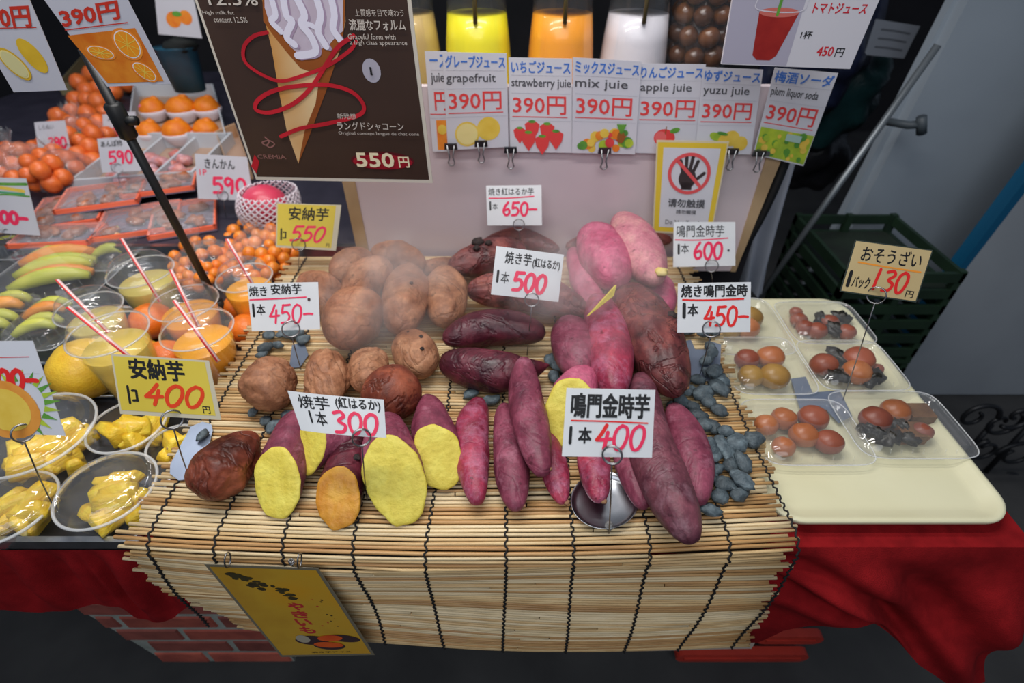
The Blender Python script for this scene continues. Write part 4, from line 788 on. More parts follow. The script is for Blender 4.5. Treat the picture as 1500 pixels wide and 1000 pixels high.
# ------------------------------------------------------------ stainless tray and shelves of the fruit display
LZ = .765; S2 = .80; S3 = .80
def UVc(c, px, py):
    p = Pp(px, py, c.q[0], c.n); u = v = .5
    for _ in range(25):
        e = p-c.M(u, v); du = (c.M(u+.01, v)-c.M(u, v))/.01; dv = (c.M(u, v+.01)-c.M(u, v))/.01
        a, b, d = du.dot(du), du.dot(dv), dv.dot(dv); g, h = e.dot(du), e.dot(dv); D = a*d-b*b
        u += (g*d-h*b)/D; v += (a*h-b*g)/D
    return u, v
st = empty('steel_display_tray', (-1.0, .7, TZ), 'stainless steel display tray with upright rim holding the fruit cups', 'tray')
mb = MB(); mb.box((-1.5, .405, TZ-.0015), (-.548, 1.19, TZ+.0005)); mb.build('tray_floor', mat('steel_floor', (84,88,96), (60,64,72), .3, 5, metal=.8), st)
mb = MB(); mb.box((-1.5, .396, TZ-.003), (-.535, .405, TZ+.020)); mb.build('rim', STEEL, st)
mb = MB(); mb.box((-.552, .405, TZ), (-.548, 1.19, TZ+.012)); mb.build('rim', STEEL, st)
for yy in (.70, .79, .98):
    mb = MB(); mb.tube([(-1.5, yy, TZ+.006), (-.56, yy, TZ+.006)], .004, 8); mb.build('rail', STEEL, st, True)
ds = empty('display_shelf', (-1.1, 1.9, 0), 'dark stepped fruit shelf behind the steel tray', 'shelf')
mb = MB(); mb.box((-2.3, 1.22, .0), (-.36, 3.0, S2)); mb.build('shelf_body', mat('shelf_navy', (48,46,60), (36,34,48), .5, 10), ds)
mb = MB(); mb.box((-2.3, 1.205, .72), (-.36, 1.219, S2+.001)); mb.build('front_edge', STEEL, ds)

# ------------------------------------------------------------ juice cups, straws
CUPF = film('cup_plastic', body=.05, rough=.06, bump=.15)
def juicem(n, c1, c2): return mat('juice_'+n, c1, c2, .35, 10, coat=.5)
JO = juicem('orange', (255,180,40), (248,160,24)); JG = juicem('grapefruit', (238,208,96), (228,192,70)); JP = juicem('pale', (222,206,120), (212,192,100))
STW = mat('straw_clear_pink', (240,206,204), rough=.2, coat=.5); STR = mat('straw_red', (226,60,60), rough=.3)
def cup(px, py, rp, zt, jm, label, slabel, straw, h=.115):
    c = Pz(px, py, zt); r = pw(rp, c); z0 = zt-h; o = Vector((c.x, c.y, 0)); t = empty('juice_cup', (c.x, c.y, z0), label, 'juice cup', 'cups of fresh juice with straws')
    mb = MB(); mb.lathe([(r*.66,z0),(r*.70,z0+.004),(r*.96,zt-.004),(r,zt-.002),(r*1.03,zt),(r,zt+.002)], o, 40, caps=(True, False)); mb.build('cup_wall', CUPF, t, True)
    mb = MB(); mb.lathe([(r*.64,z0+.003),(r*.68,z0+.007),(r*.875,zt-.030),(r*.86,zt-.029)], o, 40); mb.build('juice', jm, t, True)
    mb = MB(); mb.lathe([(r*1.05,zt-.001),(r*1.06,zt+.003),(r*.98,zt+.005),(r*.95,zt+.013),(r*.82,zt+.026),(r*.60,zt+.033),(r*.22,zt+.035)], o, 40, caps=(False, False)); mb.build('dome_lid', CUPF, t, True)
    mb = MB(); mb.tube([o+Vector((r*1.05*math.cos(a), r*1.05*math.sin(a), zt)) for a in [2*math.pi*i/40 for i in range(40)]], .0017, 6, closed=True); mb.build('rolled_rim', film('rim_plastic_highlit', body=.38, rough=.15), t, True)
    if straw:
        (ax, ay), (bx, by_) = straw; top = Py(ax, ay, c.y-.005); b_ = o+Vector((r*.1, 0, z0+.02)); 
        m1 = Pz(bx, by_, zt+.02)
        mb = MB(); mb.tube([top, m1, m1+(m1-top).normalized()*.06], .0036, 8); s = tag(mb.build('drinking_straw', STW, smooth=True), slabel, 'straw', 'striped drinking straws')
        mb = MB(); d = (m1-top); e = Vector((0,-.0025,.0019)); mb.tube([top+e, m1+e, m1+e+d.normalized()*.06], .0016, 6); mb.build('red_stripe', STR, s, True)
cup(206,397,42,.872,JP,'pale yellow juice cup at the back of the tray, nearest the dried fruit packs','red-striped straw in the rearmost pale yellow juice cup',((178,350),(212,405)))
cup(358,406,37,.880,JO,'orange juice cup pressed against the reed mat beside the kumquats','red-striped straw in the cup next to the kumquats',((332,350),(362,402)))
cup(130,452,42,.872,JP,'pale yellow juice cup in front of the papaya packs','red-striped straw leaning toward the papaya packs',((84,410),(128,455)))
cup(270,443,44,.862,JO,'orange juice cup beside the foot of the black pole','red-striped straw in the cup beside the black pole foot',((250,395),(276,448)))
cup(158,488,51,.930,JG,'grapefruit juice cup standing behind the yellow 400 card','red-striped straw in the cup behind the yellow 400 card',((100,450),(152,492)),h=.150)
cup(289,482,47,.885,JO,'orange juice cup nearest the mat edge and the yellow 400 card','red-striped straw in the cup nearest the mat edge',((255,440),(290,488)))
def fruit(px, py, rp, m, z, label, name, cat_, group=None, sq=(1.03,1.03,.92), nz=.04, rest=True, k=20, lift=0):
    R = pw(rp, Pz(px, py, z+.03)); c = Pz(px, py, z+R*sq[2]*.98+lift); mb = MB(); mb.ball(c, R, sq, k, nz, px*.37+py); return tag(mb.build(name, m, smooth=True), label, cat_, group)
GFm = mat('grapefruit_peel', (240,196,54), (228,176,40), .4, 60, .3, bscale=300, coat=.2); ORm = mat('orange_peel', (248,132,36), (236,112,24), .4, 60, .3, bscale=300, coat=.2)
fruit(126,540,45,GFm,LZ,'large yellow grapefruit in front of the juice cups','grapefruit','grapefruit')
fruit(198,528,36,GFm,LZ,'grapefruit half hidden behind the yellow 400 card','grapefruit','grapefruit')
fruit(222,470,28,ORm,LZ,'bright orange beside the cup at the black pole foot','orange','orange')
fruit(243,527,30,ORm,LZ,'bright orange behind the upper edge of the yellow 400 card','orange','orange')
fruit(361,482,24,ORm,LZ,'bright orange wedged at the mat edge under the 450 card','orange','orange')
fruit(345,450,18,ORm,LZ,'small orange behind the mat-edge juice cups','orange','orange')

# ------------------------------------------------------------ pineapple bowls
PNM = mat('pineapple', (250,220,70), (240,196,46), .4, 40, .5, stretch=(1,1,3), c3=(236,196,52), sub=.1, coat=.2)
BOWF = film('bowl_plastic', body=.04, rough=.05, bump=.1); RIMF = MATS['rim_plastic_highlit']
def bowl(px, py, rp, zt, label, chunks, lid=True, grp='cut pineapple chunks', sd=1, h=.06):
    c = Pz(px, py, zt); r = pw(rp, c); z0 = zt-h; o = Vector((c.x, c.y, 0)); t = empty('fruit_bowl', (c.x, c.y, z0), label, 'plastic bowl', 'clear bowls of cut pineapple')
    mb = MB(); mb.lathe([(r*.62,z0),(r*.72,z0+.004),(r*.95,zt-.006),(r,zt-.001)], o, 44, caps=(True, False)); mb.build('bowl_wall', BOWF, t, True)
    mb = MB(); mb.tube([o+Vector((r*1.0*math.cos(a), r*1.0*math.sin(a), zt)) for a in [2*math.pi*i/44 for i in range(44)]], .0024, 6, closed=True); mb.build('rolled_rim', RIMF, t, True)
    if lid: mb = MB(); mb.lathe([(r*.99,zt+.001),(r*.96,zt+.008),(r*.90,zt+.010),(r*.86,zt+.004),(r*.84,zt+.012),(r*.6,zt+.016),(.001,zt+.017)], o, 44, caps=(False, False)); mb.build('dome_lid', BOWF, t, True)
    g = random.Random(sd)
    for i in range(chunks):
        a = g.uniform(0, 6.3); rd = r*g.uniform(.05, .56)*(1 if i < chunks-2 else .4); L = g.uniform(.024, .036); W = g.uniform(.016, .022); T = g.uniform(.010, .015)
        p = o+Vector((rd*math.cos(a), rd*math.sin(a), z0+.016+(i % 3)*.014)); R = Matrix.Rotation(g.uniform(0,3.1),3,'Z') @ Matrix.Rotation(g.uniform(-.5,.5),3,'X') @ Matrix.Rotation(g.uniform(-.3,.3),3,'Y')
        q = [Vector(v) for v in ((-L,-W,-T),(L,-W*.8,-T),(L*.9,W*.5,-T*.9),(-L*.8,W,-T),(-L*.85,-W*.5,T),(L*.8,-W*.4,T*.8),(L*.7,W*.3,T),(-L*.7,W*.6,T))]
        bm = bmesh.new(); vs = [bm.verts.new(p+R @ v) for v in q]
        for f in ((0,3,2,1),(4,5,6,7),(0,1,5,4),(1,2,6,5),(2,3,7,6),(3,0,4,7)): bm.faces.new([vs[j] for j in f])
        bmesh.ops.subdivide_edges(bm, edges=bm.edges[:], cuts=3, use_grid_fill=True); bmesh.ops.smooth_vert(bm, verts=bm.verts[:], factor=.5, use_axis_x=True, use_axis_y=True, use_axis_z=True)
        for v in bm.verts: v.co += Vector((1,1,1))*.0016*noise.noise(v.co*90)
        m = MB(); bm.verts.index_update(); m.add([v.co.copy() for v in bm.verts], [[v.index for v in f.verts] for f in bm.faces]); bm.free()
        tag(m.build('pineapple_chunk', PNM, smooth=True), 'yellow pineapple chunk inside the %s' % grp, 'pineapple', 'pineapple chunks in the '+grp)
bowl(48,634,80,.842,'large clear bowl of pineapple beneath the pineapple card',20,True,'large bowl under the pineapple card',2,.07)
bowl(156,716,66,.818,'clear bowl of pineapple at the tray corner, touching the mat',13,True,'bowl touching the mat corner',5,.055)
bowl(186,622,52,.815,'clear bowl of pineapple between the yellow 400 card and the large bowl',10,False,'bowl beside the yellow 400 card',8,.045)
bowl(12,742,62,.806,'clear bowl of pineapple at the steel tray front edge',14,True,'bowl at the steel rim',11,.045)
bowl(254,650,36,.806,'small clear bowl of pineapple under the yellow 400 card',4,False,'small bowl under the yellow 400 card',13,.038)

# ------------------------------------------------------------ papaya and melon packs
MEL = mat('melon_green', (214,210,96), (190,196,76), .4, 12, .2); PAP = mat('papaya', (240,168,86), (230,142,62), .4, 20, .2); 
def slices(cx, cy, w_, h_, z, n, sd, grp):
    g = random.Random(sd); c0 = Pz(cx, cy, z); 
    for i in range(n):
        t = i/max(1, n-1)-.5; m = PAP if i % 3 == 1 else MEL; L = pw(w_*.36, c0)
        b = c0+Vector((t*pw(w_*.25, c0), -t*pw(h_*1.0, c0), .018+.008*(i % 2))); P = [b+Vector((L*(k/6-.5)*2*.8, L*.35*(k/6-.5)*2+.02*(1-(2*k/6-1)**2)*.6, .012*(1-(2*k/6-1)**2))) for k in range(7)]
        mb = MB(); R = pw(h_*.13, c0); mb.tube(P, [R*(.35+.75*math.sin(math.pi*(k+.6)/7.2)) for k in range(7)], 8); tag(mb.build('melon_slice' if m is MEL else 'papaya_slice', m, smooth=True), ('yellow-green melon' if m is MEL else 'orange papaya')+' slice in the '+grp, 'fruit slice', 'slices in the '+grp)
pack(84,406,168,96,'large clear pack of melon and papaya slices behind the juice cups', LZ, lidh=.055, group='clear packs of cut melon and papaya'); slices(90,404,150,80,LZ,6,1,'large melon and papaya pack')
pack(74,482,84,66,'clear pack of melon slices between the large melon pack and the grapefruit', LZ, lidh=.045, group='clear packs of cut melon and papaya'); slices(72,480,80,60,LZ,4,2,'melon pack by the grapefruit')
pack(6,478,78,80,'clear melon pack partly under the pineapple card', LZ, lidh=.045, group='clear packs of cut melon and papaya'); slices(8,475,80,70,LZ,4,3,'melon pack by the pineapple card')
pack(172,372,64,52,'clear papaya pack behind the rear juice cup', LZ, lidh=.045, group='clear packs of cut melon and papaya'); slices(170,368,60,50,LZ,3,4,'papaya pack by the rear juice cup')
pack(20,360,90,44,'clear melon pack beneath the green striped card', LZ, lidh=.045, group='clear packs of cut melon and papaya'); slices(22,358,80,40,LZ,3,5,'melon pack under the green striped card')

# ------------------------------------------------------------ dried fruit packs with orange rims
OT = mat('orange_tape', (255,120,84), rough=.35, coat=.3); DRY = mat('dried_fruit', (200,116,62), (146,78,44), .45, 30, .5, c3=(146,76,40), coat=.3); BTR = mat('pack_base_dark', (120,112,132), rough=.3, coat=.4); PFD = film('pack_film', body=.16, rough=.12, bump=1.0)
def dpack(cx, cy, w_, h_, ang, z, label, sd):
    c0 = Pz(cx, cy, z+.01); W = pw(w_, c0)*.62; H = pw(h_, c0)*.74/.62; t = empty('dried_fruit_pack', (c0.x, c0.y, z), label, 'fruit pack', 'dried fruit packs edged in orange'); c_, s__ = math.cos(ang), math.sin(ang)
    def q(x, y, zz): return Vector((c0.x+x*c_-y*s__, c0.y+x*s__+y*c_, z+zz))
    mb = MB(); mb.prism([q(-W,-H,.001), q(W,-H,.001), q(W,H,.001), q(-W,H,.001)], (0,0,.004)); mb.build('pack_base', BTR, t)
    mb = MB(); e = .006
    for a, b_, c2, d in ((-W,-H,W,-H+e),(-W,H-e,W,H),(-W,-H,-W+e,H),(W-e,-H,W,H)): mb.prism([q(a,b_,.005), q(c2,b_,.005), q(c2,d,.005), q(a,d,.005)], (0,0,.012))
    mb.build('orange_rim', OT, t)
    g = random.Random(sd)
    for i in range(7):
        m = MB(); m.ball(q(g.uniform(-.65,.65)*W, g.uniform(-.65,.65)*H, .014), .018*g.uniform(.8,1.3), (1.3,.8,.55), 12, .5, sd*10+i, Matrix.Rotation(g.uniform(0,3),3,'Z')); tag(m.build('dried_fruit', DRY, smooth=True), 'glossy brown dried fruit inside an orange-edged pack', 'dried fruit', 'dried fruit in the orange-edged packs')
    mb = MB(); N = 10; vs = [q((i/N*2-1)*W*.97, (j/N*2-1)*H*.97, .020+.012*math.sin(math.pi*i/N)*math.sin(math.pi*j/N)+.003*noise.noise(Vector((i, j, sd))*.9)) for j in range(N+1) for i in range(N+1)]
    mb.add(vs, [(j*(N+1)+i, j*(N+1)+i+1, (j+1)*(N+1)+i+1, (j+1)*(N+1)+i) for j in range(N) for i in range(N)]); mb.build('clear_film', PFD, t, True)
dpack(104,308,74,44,.35,S2+.001,'orange-edged dried fruit pack next to the green striped card',1)
dpack(205,322,84,40,.35,S2+.001,'orange-edged dried fruit pack crossed by the black pole',2)
dpack(150,287,84,34,.35,S2+.024,'orange-edged dried fruit pack on the overlap of two others',3)
dpack(270,318,70,44,.40,S2+.001,'orange-edged dried fruit pack in front of the kumquat name card',4)
dpack(236,268,76,30,.35,S2+.024,'orange-edged dried fruit pack at the rear below the white boxes',5)
dpack(86,345,90,24,.1,S2+.001,'orange-edged dried fruit pack lying nearest the melon packs',6)

# ------------------------------------------------------------ kumquats and mandarins in clear bags
KQ = mat('kumquat_peel', (248,150,48), (238,122,30), .35, 60, .2, coat=.3, tint=.08); MD = mat('mandarin_peel', (238,120,50), (220,98,38), .4, 60, .2, coat=.2, tint=.08)
BAGF = film('bag_film', body=.09, rough=.1, bump=1.0)
def heap(area_, n, rp, m, z, zh, name, label, grp, sd, cat_):
    g = random.Random(sd); done = []; x0_, y0_, x1_, y1_ = area_; tries = 0
    while len(done) < n and tries < 4000:
        tries += 1; x, y = g.uniform(x0_, x1_), g.uniform(y0_, y1_)
        if ((x-(x0_+x1_)/2)/((x1_-x0_)/2))**2+((y-(y0_+y1_)/2)/((y1_-y0_)/2))**2 > 1.15: continue
        if any((x-a)**2+(y-b)**2 < (rp*1.25)**2 for a, b in done): continue
        done.append((x, y)); u = 1-min(1, ((x-(x0_+x1_)/2)/((x1_-x0_)/2))**2+((y-(y0_+y1_)/2)/((y1_-y0_)/2))**2)
        fruit(x, y, rp*g.uniform(.85, 1.12), m, z+zh*u, label, name, cat_, grp, (1.0,1.0,1.0), .06, k=12)
def bag(px, py, rx, ry, z, h, label, grp, sd):
    c = Pz(px, py, z+h*.4); W = pw(rx, c); H = pw(ry, c)/.7; t = MB(); N = 24; vs = []; M = 10
    for i in range(M+1):
        for j in range(N):
            a = 2*math.pi*j/N; f = i/M; rr_ = math.cos(f*math.pi/2)**.6 if i < M else .06; q = 1+.10*noise.noise(Vector((math.cos(a)*2, math.sin(a)*2, f*3+sd)))
            vs.append(Vector((c.x+W*rr_*math.cos(a)*q, c.y+H*rr_*math.sin(a)*q, z+.002+h*f+.006*noise.noise(Vector((math.cos(a)*3, math.sin(a)*3, f*5+sd))))))
    n0 = len(vs)
    for j in range(N): a = 2*math.pi*j/N; vs.append(vs[n0-N+j]+Vector((math.cos(a)*W*.22, math.sin(a)*H*.12, .035+.01*math.sin(j*3))))
    t.add(vs, [(i*N+j, i*N+(j+1) % N, (i+1)*N+(j+1) % N, (i+1)*N+j) for i in range(M+1) for j in range(N)]); return tag(t.build('clear_bag', BAGF, smooth=True), label, 'plastic bag', grp)
heap((250,342,340,420), 32, 9.5, KQ, LZ, .045, 'kumquat', 'kumquat in the clear bag beside the black pole', 'kumquats in the bag by the pole', 3, 'kumquat')
bag(298,384,50,44,LZ,.085,'clear bag of kumquats with twisted neck, next to the black pole','bags of kumquats',1)
heap((332,318,436,412), 44, 9.5, KQ, LZ+.01, .05, 'kumquat', 'kumquat in the clear bag behind the yellow 550 card', 'kumquats in the bag by the yellow 550 card', 4, 'kumquat')
bag(382,366,54,48,LZ,.095,'clear bag of kumquats behind the yellow 550 card','bags of kumquats',2)
heap((80,146,164,240), 26, 13, MD, S3, .05, 'mandarin', 'mandarin in the clear bags behind the small 590 card', 'mandarins in the rear bags', 5, 'mandarin')
bag(122,195,48,48,S3,.10,'crinkled clear bag of mandarins behind the small 590 card','bags of mandarins',3)
heap((-4,212,118,270), 26, 13, MD, S2+.02, .05, 'mandarin', 'mandarin in the clear bags near the green striped card', 'mandarins in the near bags', 6, 'mandarin')
bag(28,238,50,38,S2+.02,.10,'crinkled clear bag of mandarins above the green striped card','bags of mandarins',4)
bag(92,246,40,34,S2+.02,.09,'crinkled clear bag of mandarins in front of the small 390 card','bags of mandarins',5)
for x, y in ((96,178),(116,196),(28,232),(66,240),(136,186)):
    p = Pz(x, y, S3+.075); mb = MB(); mb.ball(p, .010, (1.6,.6,.5), 8, .4, x); tag(mb.build('green_tie', mat('green_tape', (60,150,90), rough=.4), smooth=True), 'green tape tie closing a mandarin bag', 'tie', 'green bag ties')
# ------------------------------------------------------------ white boxes: large mandarins with stickers, wrapped fruit
WBX = mat('box_white', (206,210,216), (196,200,208), .6, 8); KRA = mat('box_inside', (176,146,126), rough=.8)
def obox(quad, z, hgt, label, name='fruit_box', dv=None, m=None, inner=None, lean=0):
    q = [Pz(x, y, z) for x, y in quad]; t = empty(name, sum(q, Vector())/4, label, 'box'); th_ = .008; c0 = sum(q, Vector())/4
    mb = MB(); mb.prism(q, (0,0,.004)); mb.build('box_floor', inner or KRA, t)
    for i in range(4):
        a, b_ = q[i], q[(i+1) % 4]; ia, ib = a+(c0-a).normalized()*th_*1.4, b_+(c0-b_).normalized()*th_*1.4; mb = MB(); mb.prism([a, b_, ib, ia], (0,0,hgt)); mb.build('box_side', m or WBX, t)
    for f in (dv or []):
        a, b_ = q[0].lerp(q[1], f), q[3].lerp(q[2], f); mb = MB(); w__ = Vector((.004,0,0)); mb.prism([a-w__, a+w__, b_+w__, b_-w__], (0,0,hgt*.9)); mb.build('divider', m or WBX, t)
    return q
obox([(196,218),(338,218),(318,142),(204,142)], S3+.002, .055, 'open white box of six large knobbly mandarins in white nets')
DK = mat('dekopon_peel', (244,140,24), (230,116,14), .45, 60, .4, bscale=260); NET = mat('foam_net', (226,216,224), rough=.8); STK = mat('sticker_pink', (236,110,150), rough=.4)
for i, (x, y, r) in enumerate([(224,160,17),(266,159,19),(303,158,17),(219,193,17),(260,193,19),(302,191,17)]):
    z = S3+.012; c0 = Pz(x, y, z+.05); R = pw(r, c0); o = fruit(x, y, r, DK, z, ['orange knobbly mandarin without visible knob, back corner of its box beside the 590 card','knobbly mandarin with raised neck, back middle of its box','knobbly mandarin at the back of its box beside the dark poster','knobbly mandarin at the front corner of its box beside the black pole','knobbly mandarin, front middle of its box','knobbly mandarin at the front of its box beside the dark poster'][i], 'large_mandarin', 'mandarin', 'large mandarins in the white box', (1.05,1.05,.9), .08)
    c = Vector(o['_o'])+Vector((0,0,R*.9))
    mb = MB(); mb.ball(c+Vector((.2*R, .25*R, R*.72)), R*.42, (1,1,.8), 12, .3, i); mb.build('knob', DK, o, True)
    mb = MB(); mb.ball(c+Vector((-.45*R+.1*i*R*.5, -.60*R, R*.35)), R*.36, (1,.5,.8), 12); mb.build('sticker', STK, o, True)
    mb = MB(); mb.lathe([(R*.7,-R*.85),(R*1.06,-R*.35),(R*1.16,-R*.02),(R*1.10,R*.06),(R*1.05,0)], c, 24, caps=(False, False)); nt = tag(mb.build('foam_net_cup', NET, smooth=True), 'white foam net cup around a large mandarin', 'foam net', 'foam nets in the white box')
obox([(112,285),(290,272),(346,212),(196,218)], S2+.002, .045, 'shallow white compartment box of wrapped pink fruit in front of the large mandarins', dv=[.33,.66])
PKW = mat('wrapped_pink', (214,170,180), (206,120,110), .3, 30, .6, coat=.5, w=(.4,.6), tint=.1)
g = random.Random(9)
for i in range(20):
    u, v = g.uniform(.10,.90), g.uniform(.12,.88); x = (112*(1-u)+290*u)*(1-v)+(196*(1-u)+346*u)*v; y = (285*(1-u)+272*u)*(1-v)+(218*(1-u)+212*u)*v
    fruit(x, y, 12*(1.05-.3*v), PKW, S2+.010, 'film-wrapped pink fruit in the white compartment box', 'wrapped_fruit', 'wrapped fruit', 'wrapped fruit in the white compartment box', (1.1,1,.7), .35, k=12)
obox([(345,275),(372,262),(350,200),(322,212)], S2+.002, .05, 'white box edge with orange fruit beside the dark poster corner', m=mat('box_tan', (196,156,120), rough=.8))
# pink fruit in foam net
o = fruit(388,300,30,mat('pink_mango', (226,70,104), (206,60,80), .4, 10, coat=.2),S2,'pink-red fruit sitting in a white foam net by the kumquats','pink_fruit','fruit'); c = Vector(o.location)+Vector((0,0,.055))
mb = MB()
for k in range(26):
    for sgn in (1, -1):
        P = []
        for i in range(13): f = i/12; a = 2*math.pi*k/26+sgn*f*1.3; R = .062*(1+.18*math.sin(f*3)); P.append(c+Vector((R*math.cos(a)*(1.15 if 1 else 1)+.02*f, R*math.sin(a), -.045+.085*f)))
        mb.tube(P, .0022, 4)
tag(mb.build('foam_net_sleeve', NET, smooth=True), 'white knitted foam net sleeve around the pink-red fruit', 'foam net')
# crates behind
obox([(92,140),(196,136),(200,95),(128,95)], S3+.002, .05, 'olive cardboard box behind the mandarin bags', m=mat('card_olive', (120,110,78), rough=.8))
heap((110,105,190,135), 7, 13, MD, S3+.01, .01, 'mandarin', 'mandarin in the olive cardboard box', 'mandarins in the olive box', 7, 'mandarin')
p = Py(266, 96, 2.25); mb = MB(); mb.lathe([(.05,-.09),(.065,.06),(.07,.065)], p, 20, 1.2, .8); tag(mb.build('teal_bin', mat('teal_plastic', (44,104,128), (34,84,108), .4, 6), smooth=True), 'blue-teal plastic bin in the dim back behind the white box', 'bin')
p = Py(262, 68, 2.24); mb = MB(); mb.ball(p, .06, (1.1,.6,.45), 12, .6, 3); tag(mb.build('dark_sack', mat('sack_black', (26,30,28), rough=.7), smooth=True), 'black crumpled sack on the blue-teal bin', 'sack')

# ------------------------------------------------------------ small cards of the fruit display
def scard(quad, foot_ring, label, texts, rgn='small wire holder', elev=18, z=S2, m=None, pics=None, mt=None):
    (rx, ry), (fx, fy) = foot_ring; r = holder(rgn, (rx, ry), (fx, fy), 7, z=z); c = Card('price_card', label, 'price card', quad, r, elev, mats=m or mat('card_pale', (206,206,214), (198,198,206), .4, 8))
    for t_, box, mm, off in texts:
        if off == 'd': c.digits(t_, box, mm, .07)
        else: c.text(t_, box, mm, off)
    if pics: pics(c)
    c.done(); return c
scard([(50,179),(95,176),(104,222),(57,226)], ((97,218),(100,236)), 'small pale card priced 390 before the rear mandarin bags', [('しらぬい', (.12,.10,.60,.25), GRYI, 0), ('390', (.35,.52,.92,.85), PNK, 'd')], 'small wire holder of the 390 card before the mandarin bags', z=S2+.03)
scard([(150,168),(198,163),(203,203),(152,206)], ((190,198),(192,210)), 'pale card priced 500 half hidden behind the 590 card at the pole', [('みかん', (.15,.10,.65,.28), GRYI, 0), ('500', (.25,.55,.9,.88), PNK, 'd')], 'small wire holder of the card half hidden at the pole', z=S3)
scard([(142,203),(197,199),(207,250),(150,253)], ((171,246),(177,276)), 'pale card priced 590 crossed by the black pole', [('あんぽ柿', (.08,.08,.64,.26), BLK, .02), ('590', (.22,.40,.86,.74), PNK, 'd')], 'small wire holder of the 590 card crossed by the black pole', z=S2+.03)
scard([(285,225),(362,230),(371,294),(290,291)], ((326,286),(331,318)), 'pale card reading kinkan, priced 590, beside the dark poster', [('きんかん', (.18,.09,.74,.30), BLK, .02), ('1P', (.07,.33,.20,.46), PNK, .03), ('590', (.28,.50,.92,.84), PNK, 'd')], 'small wire holder of the kinkan card')
def green(c):
    c.line([(.0,.10),(.5,.11),(.98,.10)], .05, cGr, True); c.line([(.0,.20),(.4,.17),(.9,.22)], .06, cYe, True); c.line([(.0,.26),(.4,.25),(.9,.27)], .03, fruitm('leaf', (70,160,110)), True); c.line([(.3,.31),(.6,.29),(.98,.31)], .03, cGr, True)
scard([(-40,259),(38,261),(59,345),(-30,339)], ((6,342),(18,378)), 'white card with green and yellow stripes, price ending 000, at the display edge', [('1000-', (.06,.60,.86,.80), PNK, 'd')], 'wire holder of the green striped card', z=LZ, pics=green)
def pine(c):
    a = UVc(c, 40, 575); g = random.Random(2); pm = fruitm('pine_slice', (232,160,70), (220,140,50)); 
    c.line([(.04,.18),(.9,.16)], .008, PRR); c.line([(.04,.36),(.95,.33)], .004, LINEG)
    for k in range(13):
        an = -2.3+k*.27; p = UVc(c, 30, 588); c.poly([UVc(c, 30+36*math.cos(an-.12), 594+36*math.sin(an-.12)), UVc(c, 30+36*math.cos(an+.12), 594+36*math.sin(an+.12)), UVc(c, 28+62*math.cos(an), 594+54*math.sin(an))], cLG if k % 2 else cGr, .0004+.00002*k)
    for k, (x, y, r) in enumerate([(10,600,36)]): p = UVc(c, x, y); c.disc(p[0], p[1], .33, pm, .0008); c.disc(p[0], p[1], .24, cYe, .0010)
    c.digits('00-', (.48,.30,.92,.50), RED, .05, .2)
r = holder('wire holder in the large pineapple bowl gripping the pineapple card', (31,632), (80,746), 13, z=LZ+.03)
c = Card('price_card', 'large white card with a pineapple slice picture, price ending 00, over the pineapple bowl', 'price card', [(-80,500),(48,499),(96,638),(-60,632)], r, 25, mats=mat('laminated_white', (212,214,222), rough=.3, coat=.4)); pine(c); c.done()
# hanging 390 cards
def hang(quad, label, pic):
    c = Card('hanging_card', label, 'menu card', quad, Vector((0, .80, 1.3)), 0, mats=mat('hang_white_shaded', (200,200,210), (192,192,204), .35, 5, coat=.3), thick=.0012); pic(c); c.done()  # card white greyed to put the dimmer light up here into the colour
def T(c, t_, pts, m, off):   # text between two photo corners, measured on the card's own plane
    a, b, d = UVc(c, *pts[0]), UVc(c, *pts[1]), UVc(c, *pts[2]); v, f = textmesh(t_, off); c.let.add([c.M(a[0]+(b[0]-a[0])*x+(d[0]-a[0])*y, a[1]+(b[1]-a[1])*x+(d[1]-a[1])*y, .0006) for x, y in v], f, c._m(c.lm, m))
RS = fruitm('deep_red', (200,52,34))
def pO(c):
    T(c, '390円', [(84,14),(172,0),(94,42)], RS, .03); c.line([UVc(c, 96,44), UVc(c, 187,33)], .008, RS)
    c.poly([UVc(c, x, y) for x, y in [(99,52),(158,122),(240,119),(198,41)]], fruitm('orange_deep', (206,104,20), (226,140,40)), .0003)
    for (x, y, rx, ry, rot) in [(187,65,.18,.20,.5),(148,77,.19,.09,.15),(212,105,.17,.12,.6)]:
        p = UVc(c, x, y); slice_(c, p[0], p[1], rx, ry, rot, cOr, fruitm('orange_flesh', (238,150,30)), .0006)
hang([(14,-70),(151,-70),(250,123),(157,127)], 'hanging white card priced 390 with sliced oranges picture', pO)
def pL(c):
    T(c, '390円', [(-36,12),(42,8),(-26,44)], RS, .03); c.line([UVc(c, -30,42), UVc(c, 53,40)], .008, RS)
    for (x, y, rx, ry, rot, inn) in [(48,82,.15,.27,-.45,None),(22,94,.16,.27,-.6,1)]:
        p = UVc(c, x, y); c.disc(p[0], p[1], rx, fruitm('lemon', (226,186,50), (212,170,40)), .0005 if not inn else .0008, ry, rot)
        if inn: c.disc(p[0], p[1], rx*.84, cPe, .0010, ry*.86, rot); c.disc(p[0], p[1], rx*.76, fruitm('lemon_flesh', (214,206,150)), .0012, ry*.78, rot)
hang([(-100,-70),(14,-70),(98,132),(20,135)], 'hanging white card priced 390 with cut lemon picture, at the photo corner', pL)
c = Card('picture_card', 'small white card with an orange and green picture in the dim back', 'card', [(226,-12),(282,-10),(296,56),(232,50)], Py(255, 30, 2.1), 5, mats=MATS['card_pale']); c.disc(.4,.62,.18, cOr); c.disc(.7,.55,.16, cOr, .0004); c.disc(.5,.48,.12, cGr, .0005, .06); c.done()
